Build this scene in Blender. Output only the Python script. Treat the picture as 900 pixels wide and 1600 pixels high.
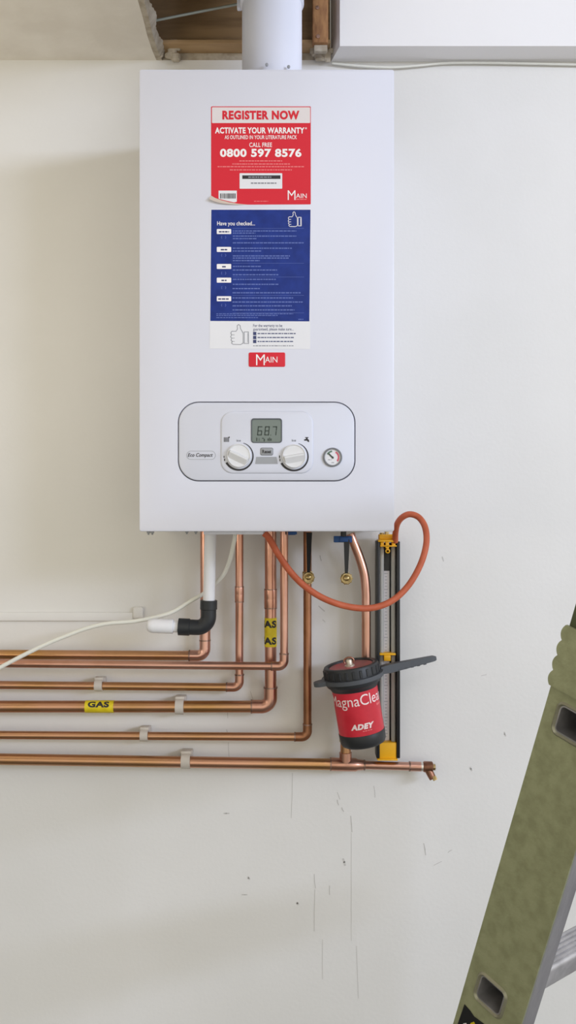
import bpy, bmesh, math, random
from mathutils import Vector, Matrix
from mathutils.geometry import tessellate_polygon

# ------------------------------------------------------------------ start, camera, light
for o in list(bpy.data.objects):
    bpy.data.objects.remove(o, do_unlink=True)
SC = bpy.context.scene
COL = SC.collection
F = 1385.0            # focal length in pixels of the 900x1600 frame
D = 1.63              # camera to wall, metres
H = 1.55              # camera height

cam_d = bpy.data.cameras.new('camera')
cam_d.sensor_fit = 'VERTICAL'
cam_d.sensor_height = 36.0
cam_d.lens = F / 1600.0 * 36.0
cam_d.clip_start = 0.02
cam = bpy.data.objects.new('camera', cam_d)
COL.objects.link(cam)
cam.location = (0, -D, H)
cam.rotation_euler = (math.pi / 2, 0, 0)
SC.camera = cam

world = bpy.data.worlds.new('world')
SC.world = world
world.use_nodes = True
bg = world.node_tree.nodes['Background']
bg.inputs[0].default_value = (1.0, 0.965, 0.83, 1)
# the rest of the room: brighter towards its lit upper right side, dimmer towards the lower left
wn = world.node_tree
w_tc = wn.nodes.new('ShaderNodeTexCoord')
w_dot = wn.nodes.new('ShaderNodeVectorMath'); w_dot.operation = 'DOT_PRODUCT'
w_dot.inputs[1].default_value = (0.36, -0.60, 0.72)
w_map = wn.nodes.new('ShaderNodeMapRange'); w_map.interpolation_type = 'SMOOTHSTEP'
w_map.inputs['From Min'].default_value = -0.35; w_map.inputs['From Max'].default_value = 0.95
w_map.inputs['To Min'].default_value = 0.14; w_map.inputs['To Max'].default_value = 1.36
wn.links.new(w_tc.outputs['Generated'], w_dot.inputs[0])
wn.links.new(w_dot.outputs['Value'], w_map.inputs['Value'])
wn.links.new(w_map.outputs['Result'], bg.inputs[1])


def area_light(name, loc, target, sx, sy, power, color):
    l = bpy.data.lights.new(name, 'AREA')
    l.shape = 'RECTANGLE'; l.size = sx; l.size_y = sy
    l.energy = power; l.color = color
    o = bpy.data.objects.new(name, l)
    COL.objects.link(o)
    o.location = loc
    d = Vector(target) - Vector(loc)
    o.rotation_euler = d.to_track_quat('-Z', 'Y').to_euler()
    return o


# daylight from a wide low window far to the right of the wall
area_light('window_light', (4.2, -3.7, H + 1.2), (0.4, 0, H + 0.3), 2.4, 0.7, 168, (0.67, 0.765, 1.0))
# added warm fill light on the left, turned up to brighten wall and ceiling
area_light('left_fill_light', (-1.25, -1.15, H + 0.05), (-0.95, -0.85, H + 1.2), 0.9, 0.8, 9, (1.0, 0.93, 0.78))
# the room's ceiling strip light, behind and above the camera
area_light('ceiling_light', (0.3, -2.4, H + 1.3), (0.1, 0, H + 0.5), 1.4, 0.3, 7, (1.0, 0.97, 0.93))

vs = SC.view_settings
vs.view_transform = 'Standard'
vs.look = 'None'
vs.gamma = 1.0
vs.use_curve_mapping = False
vs.exposure = 0.0


# ------------------------------------------------------------------ helpers
def lin(c):
    return tuple((x / 255 / 12.92 if x / 255 <= 0.04045 else ((x / 255 + 0.055) / 1.055) ** 2.4) for x in c)


MATS = {}


def mat(name, rgb, rough=0.5, metal=0.0, var=0.0, vscale=20.0, bump=0.0, bscale=200.0, rgb2=None,
        stretch=None, coat=0.0, trans=0.0, ior=1.45, detail=4.0, lo=0.35, hi=0.65, spec=0.5):
    """procedural principled material; rgb are sRGB 0-255; rgb2 mixes in by noise"""
    m = bpy.data.materials.new(name)
    m.use_nodes = True
    nt = m.node_tree
    b = nt.nodes['Principled BSDF']
    b.inputs['Roughness'].default_value = rough
    b.inputs['Metallic'].default_value = metal
    b.inputs['Coat Weight'].default_value = coat
    b.inputs['Transmission Weight'].default_value = trans
    b.inputs['IOR'].default_value = ior
    b.inputs['Specular IOR Level'].default_value = spec
    c1 = (*lin(rgb), 1)
    b.inputs['Base Color'].default_value = c1
    tc = nt.nodes.new('ShaderNodeTexCoord')
    src = tc.outputs['Object']
    if stretch:
        mp = nt.nodes.new('ShaderNodeMapping')
        mp.inputs['Scale'].default_value = stretch
        nt.links.new(src, mp.inputs['Vector'])
        src = mp.outputs['Vector']
    if rgb2 is not None or var > 0:
        n = nt.nodes.new('ShaderNodeTexNoise')
        n.inputs['Scale'].default_value = vscale
        n.inputs['Detail'].default_value = detail
        nt.links.new(src, n.inputs['Vector'])
        r = nt.nodes.new('ShaderNodeValToRGB')
        r.color_ramp.elements[0].position = lo
        r.color_ramp.elements[1].position = hi
        if rgb2 is None:
            c2 = tuple(x * (1 - var) for x in lin(rgb)) + (1,)
        else:
            c2 = (*lin(rgb2), 1)
        r.color_ramp.elements[0].color = c2
        r.color_ramp.elements[1].color = c1
        nt.links.new(n.outputs['Fac'], r.inputs['Fac'])
        nt.links.new(r.outputs['Color'], b.inputs['Base Color'])
    if bump > 0:
        n2 = nt.nodes.new('ShaderNodeTexNoise')
        n2.inputs['Scale'].default_value = bscale
        n2.inputs['Detail'].default_value = 5
        nt.links.new(src, n2.inputs['Vector'])
        bp = nt.nodes.new('ShaderNodeBump')
        bp.inputs['Strength'].default_value = bump
        bp.inputs['Distance'].default_value = 0.002
        nt.links.new(n2.outputs['Fac'], bp.inputs['Height'])
        nt.links.new(bp.outputs['Normal'], b.inputs['Normal'])
    MATS[name] = m
    return m


def W(u, v, off):
    """world point seen at pixel (u, v) at the distance `off` in front of the back wall"""
    d = D - off
    return Vector(((u - 450) / F * d, -off, H + (800 - v) / F * d))


def px(n, off):
    return n / F * (D - off)


class MB:
    def __init__(self):
        self.v = []; self.f = []

    def add(self, verts, faces):
        n = len(self.v)
        self.v += [Vector(p) for p in verts]
        self.f += [tuple(i + n for i in f) for f in faces]
        return self

    def box(self, a, b, bev=0.0, seg=2):
        bm = bmesh.new()
        bmesh.ops.create_cube(bm, size=1)
        a = Vector(a); b = Vector(b)
        for v in bm.verts:
            v.co = Vector(((a[i] + b[i]) / 2 + v.co[i] * abs(b[i] - a[i]) for i in range(3)))
        if bev > 0:
            bmesh.ops.bevel(bm, geom=bm.edges[:], offset=bev, segments=seg, affect='EDGES', profile=0.5)
        bm.verts.index_update()
        self.add([v.co.copy() for v in bm.verts], [[v.index for v in f.verts] for f in bm.faces])
        bm.free()
        return self

    def obox(self, c, ax, ay, az, sx, sy, sz, bev=0.0, seg=2):
        """box centred at c with half sizes along unit axes"""
        t = MB().box((-sx, -sy, -sz), (sx, sy, sz), bev, seg)
        c = Vector(c)
        return self.add([c + ax * p.x + ay * p.y + az * p.z for p in t.v], t.f)

    def tube(self, path, r, n=20, cap=True, closed=False):
        path = [Vector(p) for p in path]
        rs = r if isinstance(r, (list, tuple)) else [r] * len(path)
        k = len(path)
        tans = []
        for i in range(k):
            if closed:
                t = (path[(i + 1) % k] - path[i - 1])
            else:
                t = path[min(i + 1, k - 1)] - path[max(i - 1, 0)]
            tans.append(t.normalized())
        ref = Vector((0, 0, 1)) if abs(tans[0].z) < 0.9 else Vector((1, 0, 0))
        nx = tans[0].cross(ref).normalized()
        base = len(self.v)
        for i in range(k):
            nx = (nx - tans[i] * nx.dot(tans[i])).normalized()
            ny = tans[i].cross(nx)
            for j in range(n):
                a = 2 * math.pi * j / n
                self.v.append(path[i] + (nx * math.cos(a) + ny * math.sin(a)) * rs[i])
        for i in range(k if closed else k - 1):
            i2 = (i + 1) % k
            for j in range(n):
                j2 = (j + 1) % n
                self.f.append((base + i * n + j, base + i * n + j2, base + i2 * n + j2, base + i2 * n + j))
        if cap and not closed:
            self.f.append(tuple(base + j for j in reversed(range(n))))
            self.f.append(tuple(base + (k - 1) * n + j for j in range(n)))
        return self

    def lathe(self, prof, n=40, o=(0, 0, 0), x=(1, 0, 0), y=(0, 1, 0), z=(0, 0, 1)):
        """prof: (radius, height) pairs from bottom to top; r = 0 closes"""
        o = Vector(o); x = Vector(x); y = Vector(y); z = Vector(z)
        base = len(self.v)
        rings = []
        for (r, h) in prof:
            if r < 1e-6:
                rings.append([len(self.v)]); self.v.append(o + z * h)
            else:
                ring = []
                for j in range(n):
                    a = 2 * math.pi * j / n
                    ring.append(len(self.v))
                    self.v.append(o + x * (r * math.cos(a)) + y * (r * math.sin(a)) + z * h)
                rings.append(ring)
        for A, B in zip(rings[:-1], rings[1:]):
            for j in range(n):
                j2 = (j + 1) % n
                if len(A) == 1 and len(B) == 1: continue
                if len(A) == 1: self.f.append((A[0], B[j2], B[j]))
                elif len(B) == 1: self.f.append((A[j], A[j2], B[0]))
                else: self.f.append((A[j], A[j2], B[j2], B[j]))
        if len(rings[0]) > 1: self.f.append(tuple(reversed(rings[0])))
        if len(rings[-1]) > 1: self.f.append(tuple(rings[-1]))
        return self

    def extrude(self, loops, f0, f1):
        """solid between two copies of a 2D outline with holes; f0/f1 map a 2D point to 3D"""
        flat = [p for l in loops for p in l]
        tris = tessellate_polygon([[Vector((p[0], p[1], 0)) for p in l] for l in loops])
        n = len(flat)
        base = len(self.v)
        self.v += [Vector(f0(p)) for p in flat] + [Vector(f1(p)) for p in flat]
        for t in tris:
            self.f.append(tuple(base + i for i in t))
            self.f.append(tuple(base + n + i for i in reversed(t)))
        k = 0
        for l in loops:
            m = len(l)
            for i in range(m):
                a = base + k + i; b = base + k + (i + 1) % m
                self.f.append((a, b, b + n, a + n))
            k += m
        return self

    def build(self, name, m, parent=None, smooth=40, loc=None):
        me = bpy.data.meshes.new(name)
        off = Vector(loc) if loc is not None else Vector((0, 0, 0))
        me.from_pydata([p - off for p in self.v], [], self.f)
        bm = bmesh.new(); bm.from_mesh(me)
        bmesh.ops.recalc_face_normals(bm, faces=bm.faces)
        bm.to_mesh(me); bm.free()
        if smooth:
            for p in me.polygons: p.use_smooth = True
            me.set_sharp_from_angle(angle=math.radians(smooth))
        me.materials.append(m)
        o = bpy.data.objects.new(name, me)
        COL.objects.link(o)
        o.location = off
        if parent:
            o.parent = parent
            if loc is None:
                # geometry is in world coordinates: take the parent's transform out
                o.matrix_parent_inverse = MW(parent).inverted()
        return o


def MW(o):
    m = Matrix.LocRotScale(o.location, o.rotation_euler, o.scale)
    return (MW(o.parent) @ o.matrix_parent_inverse @ m) if o.parent else m


def thing(name, label, cat, loc=(0, 0, 0), group=None):
    o = bpy.data.objects.new(name, None)
    o.empty_display_size = 0.05
    COL.objects.link(o)
    o.location = loc
    o['label'] = label; o['category'] = cat
    if group: o['group'] = group
    return o


def tag(o, label, cat, group=None):
    o['label'] = label; o['category'] = cat
    if group: o['group'] = group
    return o


def struct(o):
    o['kind'] = 'structure'
    return o


def fillet(pts, r, n=10):
    """polyline with rounded corners"""
    pts = [Vector(p) for p in pts]
    out = [pts[0]]
    for i in range(1, len(pts) - 1):
        a, b, c = pts[i - 1], pts[i], pts[i + 1]
        d1 = (a - b).normalized(); d2 = (c - b).normalized()
        ang = d1.angle(d2)
        t = r / math.tan(ang / 2)
        cen = b + (d1 + d2).normalized() * (r / math.sin(ang / 2))
        p1 = b + d1 * t; p2 = b + d2 * t
        v1 = p1 - cen; v2 = p2 - cen
        tot = v1.angle(v2)
        for k in range(n + 1):
            s = k / n
            out.append(cen + (v1 * math.sin((1 - s) * tot) + v2 * math.sin(s * tot)) / math.sin(tot))
    out.append(pts[-1])
    return out


def spline(pts, sub=10):
    pts = [Vector(p) for p in pts]
    P = [2 * pts[0] - pts[1]] + pts + [2 * pts[-1] - pts[-2]]
    out = []
    for i in range(1, len(P) - 2):
        p0, p1, p2, p3 = P[i - 1:i + 3]
        for k in range(sub):
            t = k / sub
            out.append(0.5 * ((2 * p1) + (p2 - p0) * t + (2 * p0 - 5 * p1 + 4 * p2 - p3) * t * t + (3 * p1 - p0 - 3 * p2 + p3) * t ** 3))
    out.append(pts[-1])
    return out


def rrect(u0, v0, u1, v1, r, n=8):
    out = []
    for cx, cy, a0 in ((u1 - r, v0 + r, -90), (u1 - r, v1 - r, 0), (u0 + r, v1 - r, 90), (u0 + r, v0 + r, 180)):
        for k in range(n + 1):
            a = math.radians(a0 + 90 * k / n)
            out.append((cx + r * math.cos(a), cy + r * math.sin(a)))
    return out


def circ(u, v, r, n=36):
    return [(u + r * math.cos(2 * math.pi * k / n), v + r * math.sin(2 * math.pi * k / n)) for k in range(n)]


def quad(u0, v0, u1, v1):
    return [(u0, v0), (u1, v0), (u1, v1), (u0, v1)]


def stroke(pts, w, closed=False):
    """flat strokes as a list of little quads along a 2D polyline"""
    q = []
    k = len(pts)
    for i in range(k if closed else k - 1):
        a = Vector(pts[i]); b = Vector(pts[(i + 1) % k])
        d = (b - a)
        if d.length < 1e-6: continue
        d.normalize()
        nrm = Vector((-d.y, d.x)) * w / 2
        a2 = a - d * w * 0.25; b2 = b + d * w * 0.25
        q.append([tuple(a2 + nrm), tuple(b2 + nrm), tuple(b2 - nrm), tuple(a2 - nrm)])
    return q


FR = 0.28            # boiler front plane


def sheet(mb, loops, off, th=0.0003):
    """thin sheet on the boiler front plane; the outline is measured where the front stands"""
    def m(o):
        def g(p):
            w = W(p[0], p[1], FR)
            return Vector((w.x, -o, w.z))
        return g
    return mb.extrude(loops, m(off + th), m(off))


_txt = {}


def text2d(s, bold=0.0, shear=0.0):
    """outline triangles of a string in its own 2D units, from the built-in typeface"""
    key = (s, bold, shear)
    if key in _txt: return _txt[key]
    cu = bpy.data.curves.new('txt', 'FONT')
    cu.body = s; cu.offset = bold; cu.shear = shear; cu.resolution_u = 4
    cu.space_character = 1.0 + bold * 2.2
    o = bpy.data.objects.new('txt', cu)
    COL.objects.link(o)
    dg = bpy.context.evaluated_depsgraph_get()
    me = bpy.data.meshes.new_from_object(o.evaluated_get(dg))
    v = [(p.co.x, p.co.y) for p in me.vertices]
    f = [tuple(p.vertices) for p in me.polygons]
    bpy.data.objects.remove(o, do_unlink=True)
    bpy.data.curves.remove(cu)
    bpy.data.meshes.remove(me)
    xs = [p[0] for p in v]; ys = [p[1] for p in v]
    x0, x1, y0, y1 = min(xs), max(xs), min(ys), max(ys)
    v = [((p[0] - x0) / (x1 - x0), (p[1] - y0) / (y1 - y0)) for p in v]
    _txt[key] = (v, f)
    return v, f


def text(mb, s, u0, v0, u1, v1, off, bold=0.0, shear=0.0):
    v, f = text2d(s, bold, shear)
    out = []
    for (a, b) in v:
        w = W(u0 + a * (u1 - u0), v1 - b * (v1 - v0), FR)
        out.append((w.x, -off, w.z))
    return mb.add(out, f)


def words(mb, u0, u1, v, h, off, rnd):
    """a line of print too small to read: short blocks of uneven length"""
    u = u0
    while u < u1 - 0.8:
        w = min(rnd.uniform(2.0, 6.0), u1 - u)
        sheet(mb, [quad(u, v - h / 2, u + w, v + h / 2)], off, 0.00008)
        u += w + rnd.uniform(0.7, 1.2)


# ------------------------------------------------------------------ materials
M_wall = mat('wall_paint', (228, 226, 223), 0.6, rgb2=(222, 220, 216), vscale=2.5, bump=0.12, bscale=140)
M_white = mat('bulkhead_paint', (238, 236, 236), 0.6, bump=0.05, bscale=200)
M_ceil = mat('ceiling_paint', (232, 226, 216), 0.7, rgb2=(222, 215, 204), vscale=14, bump=0.2, bscale=120)
M_plaster = mat('raw_plaster', (188, 178, 162), 0.85, rgb2=(160, 148, 130), vscale=60, bump=0.6, bscale=120)
M_floor = mat('floor_concrete', (120, 116, 108), 0.7, var=0.2, vscale=6, bump=0.2)
M_timber_pale = mat('timber_pale', (182, 152, 114), 0.8, rgb2=(156, 126, 90), vscale=6, stretch=(1, 6, 9), bump=0.3)
M_timber = mat('timber', (150, 122, 88), 0.8, rgb2=(118, 94, 66), vscale=6, stretch=(1, 6, 9), bump=0.3)
M_timber_red = mat('timber_red', (164, 120, 78), 0.75, rgb2=(128, 88, 56), vscale=10, stretch=(14, 14, 4), bump=0.3)
M_case = mat('white_enamel', (217, 218, 229), 0.32, bump=0.02, bscale=300)
M_panel = mat('white_plastic', (212, 214, 225), 0.4)
M_dark_gap = mat('grey_shadow_gap', (96, 96, 104), 0.6)
M_flue = mat('flue_white', (224, 226, 238), 0.35)
M_red = mat('sticker_red', (214, 44, 58), 0.5, spec=0.3)
M_blue = mat('sticker_blue', (26, 52, 134), 0.45, rgb2=(20, 44, 120), vscale=60, spec=0.35)
M_paper = mat('sticker_white', (228, 228, 232), 0.5)
M_header = mat('sticker_header', (224, 216, 216), 0.5)
M_print_w = mat('print_white', (244, 240, 240), 0.5)
M_print_pink = mat('print_pink', (232, 128, 130), 0.5)
M_print_lb = mat('print_pale_blue', (92, 110, 176), 0.5)
M_print_db = mat('print_dark_blue', (58, 66, 108), 0.5)
M_print_k = mat('print_black', (44, 42, 46), 0.5)
M_print_g = mat('print_grey', (140, 142, 150), 0.5)
M_peel = mat('sticker_back', (206, 190, 176), 0.6)
M_lcd = mat('lcd_grey_green', (118, 128, 122), 0.25)
M_lcd_seg = mat('lcd_segment', (58, 68, 62), 0.4)
M_lcd_rim = mat('lcd_rim', (84, 88, 94), 0.4)
M_greyp = mat('grey_plastic', (158, 160, 164), 0.5)
M_greyd = mat('grey_plastic_dark', (120, 122, 126), 0.5)
M_knob = mat('knob_silver', (222, 222, 224), 0.33, spec=0.6)
M_gauge_red = mat('gauge_red', (208, 92, 112), 0.5)
M_gauge_green = mat('gauge_green', (96, 128, 110), 0.5)
M_copper = mat('copper', (212, 166, 150), 0.28, 1.0, rgb2=(192, 142, 120), vscale=9, stretch=(1, 1, 1), bump=0.05, bscale=90)
M_copper_g = mat('copper_golden', (204, 156, 130), 0.3, 1.0, rgb2=(188, 144, 94), vscale=7, bump=0.05, bscale=90)
M_copper_d = mat('copper_dull', (178, 126, 96), 0.42, 1.0, rgb2=(142, 100, 72), vscale=16, bump=0.05, bscale=90)
M_solder = mat('solder', (186, 152, 138), 0.4, 0.9, rgb2=(120, 98, 86), vscale=160)
M_brass = mat('brass', (206, 186, 142), 0.28, 1.0, rgb2=(150, 128, 84), vscale=120)
M_bronze = mat('bronze', (164, 118, 98), 0.42, 0.9, rgb2=(128, 90, 70), vscale=60)
M_white_pipe = mat('white_waste', (236, 236, 240), 0.35)
M_black_rub = mat('black_plastic', (38, 40, 43), 0.45)
M_black = mat('black_gloss', (28, 29, 33), 0.35)
M_clip = mat('clip_plastic', (196, 188, 178), 0.5)
M_cable = mat('cable_white', (232, 231, 222), 0.45)
M_hose = mat('orange_rubber', (196, 102, 70), 0.5, rgb2=(182, 90, 58), vscale=40, spec=0.35)
M_yellow = mat('yellow_plastic', (238, 176, 24), 0.4)
M_tape = mat('yellow_tape', (226, 204, 36), 0.45, rgb2=(206, 182, 24), vscale=60)
M_bluep = mat('blue_plastic', (34, 78, 138), 0.45)
M_tubeglass = mat('clear_tube', (222, 220, 214), 0.12, trans=0.45, ior=1.3)
M_scale = mat('scale_card', (222, 218, 220), 0.5)
M_mred = mat('label_red', (212, 44, 62), 0.38, rgb2=(200, 36, 54), vscale=40)
M_mpink = mat('label_print', (244, 226, 226), 0.5)
M_dgrey = mat('dark_grey_plastic', (76, 79, 84), 0.5)
M_lgreen = mat('ladder_green', (164, 167, 132), 0.5, 0.2, rgb2=(148, 151, 117), vscale=70, bump=0.2, bscale=300, detail=12, lo=0.35, hi=0.62)
M_lsleeve = mat('sleeve_green', (170, 172, 142), 0.5, 0.1, rgb2=(148, 150, 118), vscale=22, bump=0.15, bscale=150)
M_lsilver = mat('ladder_aluminium', (150, 148, 150), 0.45, 0.6, rgb2=(118, 116, 120), vscale=20, stretch=(1, 1, 0.3), bump=0.1)
M_lrung = mat('rung_aluminium', (196, 194, 196), 0.42, 0.7, rgb2=(160, 158, 160), vscale=30)
M_lrim = mat('rung_rim', (150, 148, 128), 0.4, 0.5)
M_conduit = mat('painted_conduit', (222, 219, 208), 0.6)
M_rod = mat('grey_rod', (150, 156, 150), 0.4, 0.3)
M_scuff = mat('scuff', (198, 195, 191), 0.8)

# ------------------------------------------------------------------ room shell
ZC = W(0, 94, 0).z          # ceiling underside
ZW = W(0, 83, 0).z          # top of the plastered wall inside the opening
b = MB().box((-2.6, 0, 0), (3.2, 0.12, ZC))
wall = struct(b.build('wall_back', M_wall, smooth=0))
b = MB().box((-2.6, -3.4, -0.1), (3.2, 0.12, 0))
struct(b.build('floor', M_floor, smooth=0))
b = MB().box((-2.6, -0.016, 0), (3.2, 0, 0.1), 0.003)
struct(b.build('baseboard_back', M_white))

# low ceiling board with the ragged opening round the flue
rnd = random.Random(3)
hole_px = [(253, 94), (247, 80), (243, 68), (238, 52), (235, 38), (231, 22), (227, 8), (222, -10)]
edge = []
for (u, v) in hole_px:
    d = (ZC - H) * F / (800 - v)
    edge.append(((u - 450) / F * d, -(D - d)))
edge += [(edge[-1][0] - 0.004, -0.30), (edge[-1][0], -0.42)]
XR = 0.104                 # the low ceiling ends here, taller space beyond
outer = [(-2.6, 0)] + edge + [(XR, -0.42), (XR, -3.4), (-2.6, -3.4)]
def cz(z, push=0.0):
    def g(p):
        x, y = p
        if -0.3 < x < 0.0 and y > -0.43 and push:
            x += push * (1 + 0.5 * math.sin(y * 160))
        return Vector((x, y, z))
    return g
struct(MB().extrude([outer], cz(ZC), cz(ZC + 0.006)).build('ceiling', M_ceil, smooth=0))
# broken plaster edge of the opening, thicker and rougher than the skim
ed = MB()
ring0 = []; ring1 = []
n_e = 60
for k in range(n_e + 1):
    t = k / n_e * (len(edge) - 1)
    i = min(int(t), len(edge) - 2); s = t - i
    x = edge[i][0] * (1 - s) + edge[i + 1][0] * s
    y = edge[i][1] * (1 - s) + edge[i + 1][1] * s
    ring0.append(Vector((x, y, ZC - 0.0005)))
    ring1.append(Vector((x + 0.006 + 0.003 * math.sin(k * .3) + 0.002 * rnd.random(), y, ZC + 0.015 + 0.003 * rnd.random())))
vv = ring0 + ring1 + [p + Vector((-0.03, 0, 0.002)) for p in ring1] + [p + Vector((-0.03, 0, 0.0015)) for p in ring0]
m_ = n_e + 1
ff = []
for k in range(n_e):
    for a in range(3):
        ff.append((a * m_ + k, a * m_ + k + 1, (a + 1) * m_ + k + 1, (a + 1) * m_ + k))
    ff.append((3 * m_ + k, 3 * m_ + k + 1, k + 1, k))
ed.add(vv, ff)
struct(ed.build('trim_1', M_plaster, smooth=0))

# taller ceiling to the right and the deck over the void
struct(MB().box((XR, -3.4, 2.98), (3.2, 0.12, 3.05)).build('ceiling_high', M_white, smooth=0))
struct(MB().box((-2.6, -3.4, 2.72), (XR, 0.12, 2.78)).build('ceiling_void_deck', M_timber, smooth=0))
struct(MB().box((XR - 0.012, -3.4, ZC), (XR, -0.42, 2.98)).build('wall_step', M_white, smooth=0))
struct(MB().box((-2.6, -0.46, ZC + 0.012), (XR - 0.02, -0.42, 2.71)).build('ceiling_void_joist', M_timber, smooth=0))

# boxed-in bulkhead on the right: bright front, grey underside, splayed cut end
zb = W(0, 97, 0).z
xb0 = W(531, 72, 0.056).x
xb1 = W(517, 72, 0.0).x
out = [(xb1, -0.0005), (xb0, -0.056), (3.2, -0.056), (3.2, -0.0005)]
struct(MB().extrude([out], lambda p: Vector((p[0], p[1], zb)), lambda p: Vector((p[0], p[1], 2.98))).build('bulkhead', M_white, smooth=0))
# roughly broken plaster where the bulkhead meets the opening
rb = MB()
for k in range(16):
    u = rnd.uniform(490, 518); v = rnd.uniform(78, 97)
    c = W(u, v, 0.012)
    rb.box(c - Vector((0.009, 0.006, 0.006)) * rnd.uniform(0.5, 1), c + Vector((0.007, 0.005, 0.007)) * rnd.uniform(0.5, 1), 0.002, 1)
for k in range(12):
    u = rnd.uniform(250, 278); v = rnd.uniform(68, 92)
    c = W(u, v, 0.012)
    rb.box(c - Vector((0.010, 0.006, 0.008)) * rnd.uniform(0.5, 1), c + Vector((0.009, 0.005, 0.009)) * rnd.uniform(0.5, 1), 0.003, 1)
struct(rb.build('trim_2', M_plaster, smooth=0))
struct(MB().box((-2.6, 0.0005, ZC + 0.0001), (3.2, 0.12, ZW)).build('wall_top', M_plaster, smooth=0))
# timbers in the opening
z62 = W(0, 63, 0.03).z; z83 = W(0, 83, 0.03).z
struct(MB().box((-2.6, -0.034, ZW + 0.0003), (xb1 - 0.002, 0.10, z62), 0.002).build('ceiling_ledger', M_timber_pale, smooth=0))
struct(MB().box((-2.6, -0.012, z62 + 0.0003), (xb1 - 0.002, 0.10, 2.715), 0.002).build('ceiling_wall_plate', M_timber, smooth=0))
a = W(488, 66, 0.055); c = W(513, -160, 0.055)
nog = struct(MB().box((a.x, -0.055, a.z), (c.x, -0.036, c.z), 0.003).build('ceiling_noggin', M_timber_red))
nm = MB()
for (u, v) in ((496, 12), (497, 57)):
    q = W(u, v, 0.0552)
    nm.lathe([(0, 0), (0.0035, 0), (0.0035, 0.001), (0, 0.0012)], 12, q, (1, 0, 0), (0, 0, 1), (0, -1, 0))
nm.build('nail_head', M_solder, nog)
struct(MB().box((W(490, 80, 0.03).x, -0.046, W(0, 80, 0.046).z), (W(511, 66, 0.03).x, -0.034, W(0, 66.5, 0.046).z), 0.003).build('ceiling_packer', M_plaster))

# scuffs and scratches on the paint
sm = MB()
marks = [(548, 1275, 550, 1300, 1.4), (536, 1342, 539, 1352, 3), (491, 1366, 493, 1388, 1.2), (492, 1390, 491, 1455, 0.9),
         (515, 1384, 515, 1398, 1.2), (549, 1302, 549, 1470, 0.6), (504, 1468, 504, 1530, 0.7), (557, 1478, 560, 1560, 0.7),
         (457, 1208, 455, 1278, 0.9), (350, 1271, 358, 1271, 2), (388, 1370, 390, 1374, 2.5), (464, 1410, 466, 1413, 3),
         (527, 1250, 529, 1258, 1.5), (534, 1262, 537, 1268, 1.5), (584, 1228, 586, 1246, 1), (662, 1318, 665, 1336, 1.5),
         (700, 1332, 706, 1328, 1), (678, 1352, 690, 1346, 0.9), (788, 1144, 790, 1150, 2), (735, 1199, 737, 1204, 2.5),
         (498, 947, 507, 955, 1.6), (504, 968, 508, 972, 1), (691, 870, 693, 877, 1.5), (391, 1080, 398, 1100, 0.9), (356, 1108, 356, 1122, 0.9),
         (354, 1140, 356, 1146, 1.2), (357, 1160, 358, 1182, 0.9), (527, 1238, 531, 1249, 1), (378, 1398, 386, 1398, 1.6),
         (752, 1056, 760, 1054, 1), (545, 905, 549, 909, 1), (500, 868, 502, 876, 1.4)]
for (u0, v0, u1, v1, w) in marks:
    for q in stroke([(u0, v0), ((u0 + u1) / 2 + rnd.uniform(-.7, .7), (v0 + v1) / 2), (u1, v1)], w):
        sm.extrude([q], lambda p: W(p[0], p[1], 0.0003), lambda p: W(p[0], p[1], -0.001))
so = sm.build('scuff_marks', M_scuff, wall, smooth=0)
so['kind'] = 'stuff'

# ------------------------------------------------------------------ boiler
BX0 = W(217.5, 0, FR).x; BX1 = W(616, 0, FR).x
BZ0 = W(0, 830.5, FR).z; BZ1 = W(0, 108, FR).z
boiler = thing('gas_boiler', 'white wall hung gas boiler with red and blue stickers and a dial control panel', 'boiler', ((BX0 + BX1) / 2, -0.02, BZ0))
PANEL = (277.6, 627.3, 555.6, 752.5)
cs = MB()
n_u0, n_v0, n_u1, n_v1 = 217.5, 108, 616, 830.5
def fr(o, s=1.0):
    def g(p):
        w = W(p[0], p[1], FR); return Vector((w.x, -o, w.z))
    return g
# front skin with the panel cut-out, soft outer edge, sides, back
outer_f = rrect(n_u0 + 2, n_v0 + 2, n_u1 - 2, n_v1 - 2, 2.5, 4)
outer_m = rrect(n_u0, n_v0, n_u1, n_v1, 3.5, 4)
hole = rrect(*PANEL, 33, 12)
flat = outer_f + hole
tris = tessellate_polygon([[Vector((p[0], p[1], 0)) for p in l] for l in (outer_f, hole)])
nf = len(outer_f)
cs.add([fr(FR)(p) for p in flat], tris)
def band(loop_a, oa, loop_b, ob):
    n = len(loop_a)
    cs.add([fr(oa)(p) for p in loop_a] + [fr(ob)(p) for p in loop_b],
           [(i, (i + 1) % n, n + (i + 1) % n, n + i) for i in range(n)])
band(outer_f, FR, rrect(n_u0 + 0.6, n_v0 + 0.6, n_u1 - 0.6, n_v1 - 0.6, 3, 4), FR - 0.0006)
band(rrect(n_u0 + 0.6, n_v0 + 0.6, n_u1 - 0.6, n_v1 - 0.6, 3, 4), FR - 0.0006, outer_m, FR - 0.002)
band(outer_m, FR - 0.002, outer_m, 0.001)
cs.add([fr(0.001)(p) for p in outer_m], [tuple(range(len(outer_m)))])
# recess for the panel
band(hole, FR, rrect(PANEL[0] + 0.7, PANEL[1] + 0.7, PANEL[2] - 0.7, PANEL[3] - 0.7, 32.5, 12), FR - 0.004)
cs.add([fr(FR - 0.004)(p) for p in rrect(PANEL[0] + 0.7, PANEL[1] + 0.7, PANEL[2] - 0.7, PANEL[3] - 0.7, 32.5, 12)],
       [tuple(range(4 * 13))])
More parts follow.
